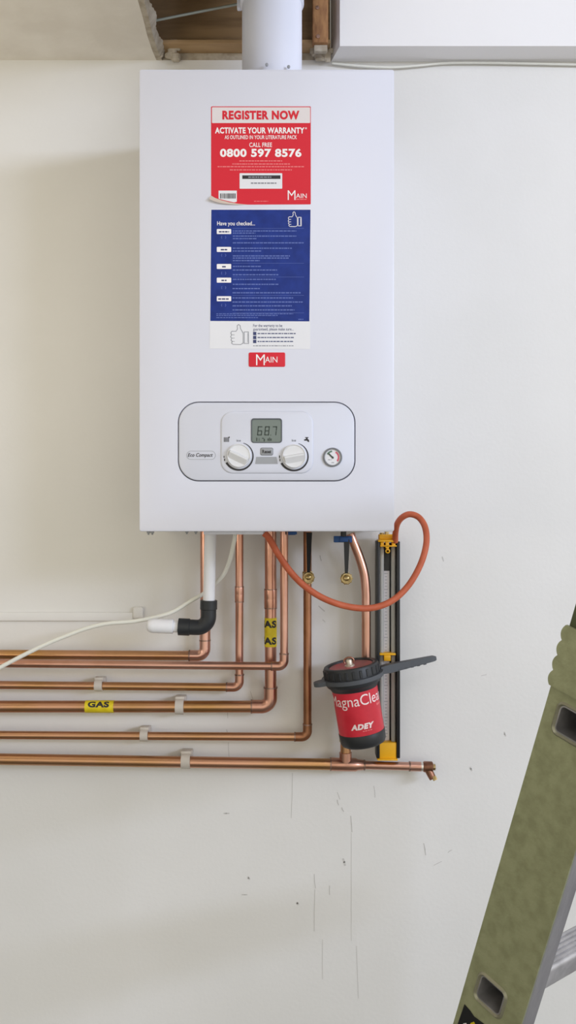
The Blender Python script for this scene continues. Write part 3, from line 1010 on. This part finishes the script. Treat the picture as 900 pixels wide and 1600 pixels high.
# plastic clips holding the runs to the wall
def clip(u, v, off, r, label, wpx=12):
    c = W(u, v, off)
    t = thing('pipe_clip', label, 'clip', (c.x, 0, c.z), 'plastic pipe clips on the wall')
    hw = px(wpx / 2, off)
    base = MB().box((c.x - hw * 1.3, -(off - r - 0.001), c.z - r * 0.75), (c.x + hw * 1.3, -0.0002, c.z + r * 1.1 + 0.004), 0.002)
    base.build('base', M_clip, t)
    outl = []
    n = 26
    for k in range(n + 1):
        a_ = math.pi * (-0.5 + 2.0 * k / n * 0.5)
        outl.append((math.cos(a_) * (r + 0.0032), math.sin(a_) * (r + 0.0032)))
    pts_o = [(-(0.006), -(r + 0.0032))] + outl + [(-(0.010), (r + 0.0032)), (-(0.010), r + 0.0006)]
    pts_i = [(math.cos(math.pi * (0.5 - k / n)) * (r + 0.0006), math.sin(math.pi * (0.5 - k / n)) * (r + 0.0006)) for k in range(n + 1)]
    loop = pts_o + pts_i + [(-(0.006), -(r + 0.0006))]
    f0 = lambda p: Vector((c.x - hw, -off - p[0], c.z + p[1]))
    f1 = lambda p: Vector((c.x + hw, -off - p[0], c.z + p[1]))
    MB().extrude([loop], f0, f1).build('strap', M_clip, t, smooth=35)
    MB().box((c.x - hw * 1.15, -(off + 0.002), c.z + r + 0.0024), (c.x + hw * 1.15, -(off - 0.012), c.z + r + 0.0075), 0.0015).build('latch', M_clip, t)
    return t
clip(154.5, 1071, .027, .0073, 'small white plastic clip on the third pipe, above the gas tape')
clip(281, 1104, .030, .0107, 'white plastic clip on the thick gas pipe', 13)
clip(225.5, 1149, .028, .0074, 'white plastic clip on the fifth pipe, left of centre')
clip(290.5, 1189, .030, .0103, 'white plastic clip on the lowest pipe, largest of the row', 14)

# painted-over conduit low on the left wall
t8 = thing('painted_conduit', 'painted over conduit along the wall, above the topmost copper pipe', 'conduit', W(120, 964, .006))
MB().box((W(-200, 0, 0).x, -0.006, W(0, 971, .006).z), (W(209, 0, 0).x, 0.0, W(0, 957, .006).z), 0.0028, 3).build('conduit_run', M_wall, t8)
c_ = W(215, 957, .01)
MB().box((c_.x - 0.010, -0.009, c_.z - 0.012), (c_.x + 0.010, 0.0, c_.z + 0.010), 0.004, 3).build('saddle', M_wall, t8)

# ------------------------------------------------------------------ waste pipe with black elbow
wp = thing('waste_pipe', 'white plastic waste pipe with a black elbow and a capped stub', 'pipe', W(325, 980, .12))
wa = W(329, 830, .12); wa.z = ZB - 0.0035
wc = W(325.4, 981, .12)
wl = W(236, 977.5, .12)
dv = (wa - wc).normalized(); dl = (wl - wc).normalized()
MB().tube([wa, W(326.3, 945, .12)], 0.0101, 28).build('white_drop', M_white_pipe, wp)
MB().tube([W(300, 979.9, .12), W(284, 979.3, .12), W(282, 979.2, .12), W(271, 978.8, .12), W(270.6, 978.8, .12), W(240, 977.7, .12), W(234, 977.4, .12), W(230.5, 977.3, .12), W(229, 977.2, .12)],
          [0.0100, 0.0100, 0.0100, 0.0100, 0.0122, 0.0124, 0.0112, 0.0085, 0.003], 28).build('white_cap', M_white_pipe, wp)
el = MB()
path = fillet([W(326.2, 938, .12), wc, W(279, 979.2, .12)], 0.019, 12)
k = len(path)
rad = []
for p in path:
    d_e = min((p - path[0]).length, (p - path[-1]).length)
    rad.append(0.0142)
path = [path[0]] + [path[0] + (path[1] - path[0]) * .55, path[0] + (path[1] - path[0]) * .58] + path[1:-1] + [path[-1] + (path[-2] - path[-1]) * .62, path[-1] + (path[-2] - path[-1]) * .6] + [path[-1]]
rad = [0.0146, 0.0146, 0.0132] + [0.0132] * (len(path) - 6) + [0.0132, 0.0146, 0.0146]
el.tube(path, rad, 28)
el.build('black_elbow', M_black_rub, wp, smooth=50)

# ------------------------------------------------------------------ white cable, orange hose
cbl = MB().tube(spline([W(367.5, 833.5, .16), W(366, 845, .16), W(360, 872, .14), W(351, 895, .115), W(338, 910, .10), W(322, 925, .088), W(300, 938, .092), W(265, 958, .10), W(215, 970, .10), W(170, 974, .10), W(138, 981, .10), (W(110, 991, .10)), W(78, 1004, .10), W(40, 1022, .10), W(0, 1043, .10), W(-60, 1076, .10), W(-150, 1130, .10)], 8), 0.0036, 12)
tag(cbl.build('power_cable', M_cable), 'white cable curving out from the boiler and passing over the top copper pipes', 'cable')
hs = thing('rubber_hose', 'orange rubber hose looping from the boiler to the yellow topped gauge', 'hose', W(575, 951, .16))
hpath = spline([W(413, 833.0, .20), W(421, 842, .20), W(436, 868, .195), W(456, 896, .19), W(480, 919, .185), W(510, 937, .18), W(545, 948, .17), W(580, 950, .16), W(612, 939, .15), W(638, 915, .14), W(657, 882, .13), W(666, 850, .12), W(664.5, 825, .11), W(655, 809, .10), W(641, 803.5, .095), W(629, 808, .09), W(621, 818, .08), W(618, 832, .065), W(617.5, 846, .05)], 8)
MB().tube(hpath, 0.0054, 16).build('hose', M_hose, hs)

# ------------------------------------------------------------------ valves with blue handles and black cap ties
GV = 'blue handled valves under the boiler'
def valve(label, uh0, uh1, vh0, vh1, ut, vt0, ub, vb, offh, offb, front=True):
    c = W((uh0 + uh1) / 2, vh0, offh)
    t = thing('filling_valve', label, 'valve', (c.x, -offh, ZB), GV)
    a_ = W(uh0, vh1, offh); b_ = W(uh1, vh0, offh)
    hb = MB().box((a_.x, -offh - 0.004, a_.z), (b_.x, -offh + 0.006, b_.z), 0.0012)
    mid = (a_.x + b_.x) / 2
    hb.box((mid - 0.006, -offh - 0.007, a_.z + 0.001), (mid + 0.009, -offh + 0.006, b_.z - 0.001), 0.0015)
    hb.build('blue_handle', M_bluep, t)
    st_ = W((uh0 + uh1) / 2 + 1, vh0, offh)
    MB().lathe([(0.005, b_.z - 0.001), (0.005, max(ZB, b_.z + 0.0015))], 14, (st_.x, -offh, 0)).build('valve_stem', M_black, t)
    # tapering black tie down to the brass cap
    tt = W(ut, vt0, offh); bb = W(ub, vb - 7, offb + 0.004)
    d = (bb - tt); n = 8
    lo = MB()
    vs2 = []; fs2 = []
    for k in range(n + 1):
        s = k / n; p = tt + d * s
        hw = px(4.6 - 2.2 * s, offh)
        for (sx, sy) in ((-1, -1), (1, -1), (1, 1), (-1, 1)):
            vs2.append(p + Vector((sx * hw, sy * 0.0018 - 0.003, 0)))
    for k in range(n):
        for j in range(4):
            fs2.append((k * 4 + j, k * 4 + (j + 1) % 4, k * 4 + 4 + (j + 1) % 4, k * 4 + 4 + j))
    fs2 += [(3, 2, 1, 0), (n * 4, n * 4 + 1, n * 4 + 2, n * 4 + 3)]
    lo.add(vs2, fs2).build('cap_tie', M_black, t, smooth=0)
    c_ = W(ub, vb, offb)
    R_ = px(9.2, offb)
    br = MB().lathe([(R_ * .8, 0), (R_, 0.002), (R_, 0.007), (R_ * .86, 0.009), (R_ * .72, 0.009), (R_ * .68, 0.0065), (R_ * .45, 0.006), (R_ * .42, 0.010), (R_ * .2, 0.0112), (0, 0.0112)], 24, c_, (1, 0, 0), (0, 0, 1), (0, -1, 0))
    for k in range(10):
        a2 = 2 * math.pi * k / 10
        br.lathe([(0.0012, 0.002), (0.0012, 0.007), (0, 0.007)], 6, c_ + Vector((math.cos(a2) * R_, 0, math.sin(a2) * R_)), (1, 0, 0), (0, 0, 1), (0, -1, 0))
    br.build('brass_cap', M_brass, t, smooth=35)
    return t
valve('blue handled valve with a black tie and hanging brass cap, beside the curving copper pipe', 521.5, 550, 837.5, 847.5, 541.5, 843, 541, 903.5, .10, .095)
valve('mostly hidden blue handled valve whose black tie and brass cap hang over the brown pipe', 450, 462, 829.6, 836, 483, 832, 482, 902, .075, .045)
# compression nut where the brown pipe takes its cap
MB().tube([W(480.4, 893, .028), W(480.4, 911, .028)], 0.0105, 6).build('brass_nut', M_brass, p5_, smooth=0)

# ------------------------------------------------------------------ U-tube gauge standing on the lowest pipe
ug = thing('tube_gauge', 'tall black tube gauge with yellow end fittings and a white scale', 'gauge', W(607, 1189, .04))
GO = 0.052
def ub(u0, v0, u1, v1, o0, o1, bev=0.001):
    a_ = W(u0, v1, o1); b_ = W(u1, v0, o1)
    return MB().box((a_.x, -o1, a_.z), (b_.x, -o0, b_.z), bev)
m_ = ub(592, 848, 622, 1186, .022, .028)
m_.v += ub(588.6, 846, 593.6, 1184, .022, GO).v; k = len(m_.f)
m_ = MB()
for bx in (ub(589, 848, 624, 1184, .022, .030), ub(588.4, 845, 593.4, 1185, .022, GO), ub(620, 846, 625.2, 1185, .022, GO)):
    m_.add(bx.v, bx.f)
m_.build('black_case', M_black, ug)
sc_ = ub(597.6, 892, 608.6, 1158, .030, .034, 0.0004); sco = sc_.build('scale', M_scale, ug)
tk = MB()
for k in range(52):
    v = 896 + k * 5
    w_ = 3.2 if k % 5 else 5.5
    a_ = W(603, v, .0341)
    tk.box((a_.x - px(w_ / 2, .034), -.0343, a_.z - 0.0004), (a_.x + px(w_ / 2, .034), -.034, a_.z + 0.0004))
tk.build('scale_marks', M_print_g, sco, smooth=0)
for u in (596.2, 614.4):
    tb_ = MB().tube([W(u, 852, .039), W(u, 1160, .039)], px(3.6, .039), 16)
    tb_.build('clear_tube', M_tubeglass, ug)
# yellow head
yh = MB()
for bx in (ub(592.5, 835, 619.5, 843.5, .026, .048, .002), ub(591, 843.5, 621.5, 847, .024, .056, .001), ub(594.6, 847, 600, 854, .030, .052, .001), ub(612.6, 847, 618, 854, .030, .052, .001),
           ub(594, 852.2, 620, 854.2, .030, .054, .0006), ub(602.6, 846, 608, 857, .044, .054, .001)):
    yh.add(bx.v, bx.f)
kc = W(606, 861, .054)
yh.lathe([(px(3.6, .05), 0), (px(3.6, .05), 0.003), (px(2, .05), 0.0036), (px(2, .05), 0)], 20, kc + Vector((0, .004, 0)), (1, 0, 0), (0, 0, 1), (0, -1, 0))
yh.add(ub(604.6, 855, 607.4, 860, .050, .053, .0005).v, ub(604.6, 855, 607.4, 860, .050, .053, .0005).f)
for u in (597, 615.4):
    yh.tube([W(u, 852, .039), W(u, 871, .039)], [px(2.6, .039), px(2.1, .039)], 14)
yh.build('yellow_head', M_yellow, ug)
sp = MB()
for (u, v) in ((597.5, 836), (605, 834.5)):
    q = W(u, v, .048)
    sp.lathe([(0.004, q.z - 0.001), (0.004, min(ZB, q.z + 0.004))], 10, (q.x, -.040, 0))
sp.build('hose_spigot', M_brass, ug)
ym = MB()
for bx in (ub(592.8, 1020.6, 618.6, 1024, .030, .050, .0008), ub(600, 1024, 610.6, 1033, .034, .050, .001)):
    ym.add(bx.v, bx.f)
ym.build('yellow_clip', M_yellow, ug)
yb = MB()
for bx in (ub(591.4, 1160.5, 619.6, 1186, .026, .050, .001), ub(589.6, 1186, 621.6, 1188.8, .022, .054, .0008)):
    yb.add(bx.v, bx.f)
yb.build('yellow_foot', M_yellow, ug)

# ------------------------------------------------------------------ magnetic filter
MO = 0.098
mc = W(559.4, 1107.5, MO)
mf = thing('magnetic_filter', 'black and red cylindrical heating filter tilting beneath the boiler', 'filter', mc)
th_ = math.radians(9.6)
AZ = Vector((-math.sin(th_), -0.03, math.cos(th_))).normalized()
AX = Vector((math.cos(th_), 0, math.sin(th_))).normalized()
AY = AZ.cross(AX).normalized()      # away from the camera
AX = AY.cross(AZ).normalized()
r0 = 0.0395
LH = 0.0372
def la(prof, n=64): return MB().lathe(prof, n, mc, AX, AY, AZ)
la([(r0, -LH), (r0, LH)]).build('label_sleeve', M_mred, mf)
la([(0, -LH - .0235), (r0 * .86, -LH - .0235), (r0 * .95, -LH - .0215), (r0 * 1.0, -LH - .017), (r0 * 1.02, -LH - .001), (r0 * 1.005, -LH)]).build('bottom_cup', M_black_rub, mf)
la([(r0 * 1.0, LH), (r0 * 1.03, LH + .002), (r0 * 1.08, LH + .006), (r0 * 1.16, LH + .008), (r0 * 1.2, LH + .011), (r0 * 1.2, LH + .0185)]).build('lower_collar', M_black_rub, mf)
cp = MB()
n = 96
prof = [(r0 * 1.12, LH + .0185), (r0 * 1.22, LH + .0195), (r0 * 1.215, LH + .038), (r0 * 1.18, LH + .0415), (r0 * 1.08, LH + .0425), (r0 * 1.0, LH + .0415), (r0 * .97, LH + .0385), (0, LH + .0385)]
cp.lathe(prof, n, mc, AX, AY, AZ)
# grip ribs round the cap
for k in range(24):
    a_ = 2 * math.pi * k / 24
    rad_ = AX * math.cos(a_) + AY * math.sin(a_)
    tn = AZ.cross(rad_)
    cp.obox(mc + rad_ * (r0 * 1.215) + AZ * (LH + .0312), rad_, tn, AZ, 0.0012, 0.0024, 0.0066, 0.0006, 1)
cap = cp.build('screw_cap', M_black_rub, mf, smooth=35)
la([(r0 * .95, LH + .0386), (r0 * .95, LH + .0392), (0, LH + .0392)]).build('cap_disc', mat('cap_red', (190, 72, 78), .5, rgb2=(150, 92, 90), vscale=50), cap)
av = mc + AZ * (LH + .0392) + AX * (-0.002) + AY * -0.004
avm = MB().lathe([(0.0085, 0), (0.0085, 0.002), (0.0055, 0.003), (0.0055, 0.0095), (0.0046, 0.0115), (0, 0.0118)], 24, av, AX, AY, AZ)
avo = avm.build('air_vent', mat('vent_metal', (216, 206, 188), .45, .7), cap, smooth=35)
ringp = [av + AX * (0.0085 * math.cos(a_)) + AZ * (0.0090 + 0.0062 * math.sin(a_)) for a_ in [math.pi * k / 14 for k in range(-2, 17)]]
MB().tube(ringp, 0.0016, 8).build('vent_loop', M_bronze, avo)
# lettering round the label
def cyl_text(mb, s, a0, a1, h0, h1, bold=0.0, shear=0.0, rr=r0 + 0.00025):
    v, f = fine(*text2d(s, bold, shear), 48)
    vs_ = []
    for (x, y) in v:
        a_ = a0 + (a1 - a0) * x
        vs_.append(mc + AX * (rr * math.sin(a_)) - AY * (rr * math.cos(a_)) + AZ * (h0 + (h1 - h0) * y))
    return mb.add(vs_, f)
lt = MB(); cyl_text(lt, 'MagnaClean', -1.45, 1.47, LH - .0285, LH - .0045, 0.0)
lt.build('label_lettering', M_mpink, mf, smooth=0)
lt = MB(); cyl_text(lt, 'ADEY', -0.50, 0.57, -0.0258, -0.0160, 0.06, 0.25)
lt.build('label_lettering', M_mpink, mf, smooth=0)
lt = MB()
def cyl_bar(mb, a0, a1, h0, h1, rr=r0 + 0.0002):
    n = 5; vs_ = []
    for k in range(n + 1):
        a_ = a0 + (a1 - a0) * k / n
        for h in (h0, h1): vs_.append(mc + AX * (rr * math.sin(a_)) - AY * (rr * math.cos(a_)) + AZ * h)
    return mb.add(vs_, [(2 * k, 2 * k + 2, 2 * k + 3, 2 * k + 1) for k in range(n)])
for (a0, a1) in ((0.92, 1.02), (1.05, 1.14), (1.18, 1.27), (1.3, 1.38)): cyl_bar(lt, a0, a1, LH - .030, LH - .0265)
lt.build('label_small_print', M_print_pink, mf, smooth=0); lt = MB()
for (a0, a1) in ((0.0, .08), (.1, .2), (.23, .3), (.33, .42)): cyl_bar(lt, a0, a1, -0.0296, -0.0282)
lt.build('label_small_print', M_print_pink, mf, smooth=0)
# rear port block and valves joining the two pipes
pb_ = MB()
pb_.tube([mc + AY * (r0 * .9), Vector((mc.x + 0.004, -0.048, mc.z + 0.004))], 0.014, 24)
pb_.tube([W(572.2, 1058, .045), W(567, 1085, .046), W(552, 1118, .042), W(540, 1146, .033), W(540, 1158, .030)], [0.0098, 0.0125, 0.013, 0.0115, 0.0112], 20)
pb_.build('port_block', M_brass, mf)

# ------------------------------------------------------------------ filter spanner hanging on the cap
sp_c = mc + AZ * (LH + .0200)
spn = thing('filter_spanner', 'dark grey ring spanner around the filter cap, handle pointing right', 'spanner', sp_c)
ri, ro = r0 * 1.235, r0 * 1.36
ang_h = math.radians(13)       # handle swings slightly away from the camera
hd = AX * math.cos(ang_h) + AY * math.sin(ang_h); hn = AZ.cross(hd)
out_l = []
n = 72
loop_o = []
for k in range(n):
    a_ = 2 * math.pi * k / n
    rr = ro
    da = abs((a_ - math.pi + math.pi) % (2 * math.pi) - math.pi)   # lug opposite the handle
    if da < 0.24: rr = ro + 0.0165 * (math.cos(da / 0.24 * math.pi / 2)) ** .5
    loop_o.append((rr * math.cos(a_), rr * math.sin(a_)))
loop_i = [(ri * math.cos(2 * math.pi * k / n), ri * math.sin(2 * math.pi * k / n)) for k in range(n)]
g = lambda h: (lambda p: sp_c + hd * p[0] + hn * p[1] + AZ * h)
MB().extrude([loop_o, loop_i], g(-0.0035), g(0.0035)).build('ring', M_dgrey, spn, smooth=35)
hv = []; hf = []
secs = [(ro - .003, .0075, .0060), (ro + .012, .0070, .0074), (ro + .035, .0066, .0066), (ro + .06, .0066, .0056), (ro + .088, .0068, .0046), (ro + .098, .0058, .0042), (ro + .102, .0030, .0030)]
for (x, w_, h_) in secs:
    for (sy, sz) in ((-1, -1), (1, -1), (1, 1), (-1, 1)):
        hv.append(sp_c + hd * x + hn * (sy * w_) + AZ * (sz * h_))
for k in range(len(secs) - 1):
    for j in range(4): hf.append((k * 4 + j, k * 4 + (j + 1) % 4, k * 4 + 4 + (j + 1) % 4, k * 4 + 4 + j))
hf += [(3, 2, 1, 0), tuple(len(hv) - 4 + j for j in range(4))]
hm = MB().add(hv, hf)
for k in range(5):
    x = ro + .030 + k * .012
    hm.obox(sp_c + hd * x - AZ * .0054 - hn * .004, hd, hn, AZ, .0028, .0035, .0010, .0006, 1)
hm.build('handle', M_dgrey, spn, smooth=35)

# ------------------------------------------------------------------ ladder in the right foreground
RR = Vector((0.7706, 0.6373, 0)); MM = Vector((0.6373, -0.7706, 0)); UP = Vector((0, 0, 1))
al = 0.318
S = (UP + MM * al).normalized(); P = (MM - UP * al).normalized()
LA = W(759.5, 1421, D - 0.966)       # a point on the near rail's outer edge
WEB = 0.0755; FL = 0.027; TH = 0.003
s_bot = -LA.z / S.z
s_top = 0.62
lad = thing('ladder', 'green sided aluminium ladder standing in front of the wall', 'ladder', LA + S * s_bot)
LP = lambda s, p, r: LA + S * s + P * p + RR * r

def on_web(u, v):
    """s, p of the web point seen at a pixel"""
    ray = Vector(((u - 450) / F, 1, (800 - v) / F))
    o = Vector((0, -D, H)); nrm = RR
    t = (LA - o).dot(nrm) / ray.dot(nrm)
    q = o + ray * t - LA
    return q.dot(S), q.dot(P)
h1 = on_web(766, 1555); h2 = on_web(889, 1131)
pitch = h2[0] - h1[0]
pm = h1[1]
HS, HP = 0.0155, 0.0172
holes_s = [h1[0] - 3 * pitch, h1[0] - 2 * pitch, h1[0] - pitch, h1[0], h2[0], h2[0] + pitch]
holes_s = [s for s in holes_s if s_bot + 0.05 < s < s_top - 0.03]
SL0 = on_web(855, 1066)[0]; SL1 = on_web(883, 974)[0]      # sleeve span


def rail(r_off, sign, name_m):
    """one C-section stile with the rung mouths punched through its web"""
    mb = MB()
    loops = [[(s_bot, 0), (s_bot, WEB), (s_top, WEB), (s_top, 0)]]
    for s in [q for q in holes_s if q + HS + 0.004 < s_top]:
        loops.append(rrect(s - HS, pm - HP, s + HS, pm + HP, 0.006, 5))
    mb.extrude(loops, lambda p: LP(p[0], p[1], r_off), lambda p: LP(p[0], p[1], r_off + TH * sign))
    return mb
s_full = s_top
s_top = SL1 - 0.004
wb = rail(0, 1, None)
s_top = s_full
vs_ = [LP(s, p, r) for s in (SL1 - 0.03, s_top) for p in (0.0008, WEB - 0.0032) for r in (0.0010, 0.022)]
MB().add(vs_, [(0, 1, 3, 2), (4, 6, 7, 5), (0, 4, 5, 1), (2, 3, 7, 6), (0, 2, 6, 4), (1, 5, 7, 3)]).build('upper_stile', mat('dark_green', (92, 98, 68), .5, .2, rgb2=(74, 80, 52), vscale=25), lad, smooth=0)  # upper section, in a darker green than the stile web
web = wb.build('stile_web', M_lgreen, lad, smooth=30)
fl = MB()
for (p0, p1) in ((WEB - TH, WEB), (0, TH)):
    vs_ = [LP(s, p, r) for s in (s_bot, SL1 - 0.004) for p in (p0, p1) for r in (0.0005, FL)]
    fl.add(vs_, [(0, 1, 3, 2), (4, 6, 7, 5), (0, 4, 5, 1), (2, 3, 7, 6), (0, 2, 6, 4), (1, 5, 7, 3)])
fl.build('stile_flange', M_lsilver, lad, smooth=0)
RL = 0.34
w2 = MB()
r_in = FL + RL
loops = [[(s_bot, 0), (s_bot, WEB), (s_top, WEB), (s_top, 0)]] + [rrect(s - HS, pm - HP, s + HS, pm + HP, 0.006, 5) for s in holes_s]
w2.extrude(loops, lambda p: LP(p[0], p[1], r_in + FL - TH), lambda p: LP(p[0], p[1], r_in + FL))
w2.build('stile_web', M_lgreen, lad, smooth=30)
fl = MB()
for (p0, p1) in ((WEB - TH, WEB), (0, TH)):
    vs_ = [LP(s, p, r) for s in (s_bot, s_top) for p in (p0, p1) for r in (r_in, r_in + FL - 0.0005)]
    fl.add(vs_, [(0, 1, 3, 2), (4, 6, 7, 5), (0, 4, 5, 1), (2, 3, 7, 6), (0, 2, 6, 4), (1, 5, 7, 3)])
fl.build('stile_flange', M_lsilver, lad, smooth=0)
for s in holes_s:
    # rung: hollow box section with a ribbed tread on top
    oo = rrect(s - HS, pm - HP, s + HS, pm + HP, 0.006, 5); ii = rrect(s - HS + .0022, pm - HP + .0022, s + HS - .0022, pm + HP - .0022, 0.004, 5)
    mb = MB().extrude([oo, ii], lambda p: LP(p[0], p[1], 0.0002), lambda p: LP(p[0], p[1], r_in + FL - .0002))
    ro_ = mb.build('rung', M_lrung, lad, smooth=35)
    tr_ = MB()
    for k in range(5):
        pp = pm - HP + .006 + k * (2 * HP - .012) / 4
        tr_.obox(LP(s + HS + .0004, pp, (FL + r_in) / 2), S, P, RR, .0009, .0016, (r_in - FL) / 2 - .002)
    tr_.build('tread_ribs', M_lrung, ro_, smooth=0)
    # flared mouth
    o2 = rrect(s - HS - .0032, pm - HP - .0032, s + HS + .0032, pm + HP + .0032, 0.009, 6)
    i2 = rrect(s - HS + .0012, pm - HP + .0012, s + HS - .0012, pm + HP - .0012, 0.0055, 6)
    k = len(o2)
    mid = [((a_[0] + b_[0]) / 2, (a_[1] + b_[1]) / 2) for a_, b_ in zip(o2, i2)]
    vs_ = [LP(p[0], p[1], -0.0001) for p in o2] + [LP(p[0], p[1], -0.0022) for p in mid] + [LP(p[0], p[1], 0.001) for p in i2]
    MB().add(vs_, [(a_ * k + i, a_ * k + (i + 1) % k, (a_ + 1) * k + (i + 1) % k, (a_ + 1) * k + i) for a_ in range(2) for i in range(k)]).build('rung_rim', M_lrim, ro_, smooth=60)
# small wedge where the rung meets the flange
ws = h1[0]
MB().obox(LP(ws + HS + .004, WEB - .018, FL + .010), S, P, RR, .005, .005, .008, .002).build('rung_bracket', M_lsilver, lad)
# scalloped sleeve round the rail
lo = []
n = 4
ext = 0.0016
for k in range(n):
    s_a = SL0 + (SL1 - SL0) * k / n; s_b = SL0 + (SL1 - SL0) * (k + 1) / n
    for j in range(8):
        t = j / 8
        lo.append((s_a + (s_b - s_a) * t, -ext - 0.0034 * math.sin(math.pi * t) ** .8 + 0.0012))
lo += [(SL1, -ext + .001), (SL1, WEB + .003), (SL0, WEB + .003)]
MB().extrude([lo], lambda p: LP(p[0], p[1], -0.0035), lambda p: LP(p[0], p[1], -0.0003)).build('sleeve', M_lgreen, lad, smooth=30)
vs_ = MB()
for k in range(4):
    s_c = SL0 + (SL1 - SL0) * (k + .5) / 4
    pts = [LP(s_c, -0.0015, r) for r in (-0.003, FL)]
    vs_.tube(pts, (SL1 - SL0) / 8 * .9, 14)
# rubber feet
for r_ in (0, r_in):
    ft = MB().obox(LP(s_bot + .012, pm, r_ + FL / 2), S, P, RR, .030, WEB / 2 + .004, FL / 2 + .003, .004)
    ft.v = [Vector((p.x, p.y, max(p.z, 0.0003))) for p in ft.v]
    ft.build('rubber_foot', M_black, lad)
# warning label with a cut corner near the foot of the picture
lb = [on_web(726, 1569), on_web(735, 1579), on_web(741, 1588), on_web(757, 1600), on_web(768, 1640), on_web(705, 1640), on_web(716, 1598)]
lbo = MB().extrude([lb], lambda p: LP(p[0], p[1], -0.0004), lambda p: LP(p[0], p[1], -0.0001)).build('warning_label', M_black, lad, smooth=0)
ly = [on_web(736, 1598), on_web(741, 1596), on_web(748, 1612), on_web(742, 1622), on_web(733, 1606)]
MB().extrude([ly], lambda p: LP(p[0], p[1], -0.0006), lambda p: LP(p[0], p[1], -0.0003)).build('label_print', M_tape, lbo, smooth=0)
ly = [on_web(724, 1599), on_web(729, 1598), on_web(731, 1606), on_web(726, 1612)]
MB().extrude([ly], lambda p: LP(p[0], p[1], -0.0006), lambda p: LP(p[0], p[1], -0.0003)).build('label_print', M_print_w, lbo, smooth=0)
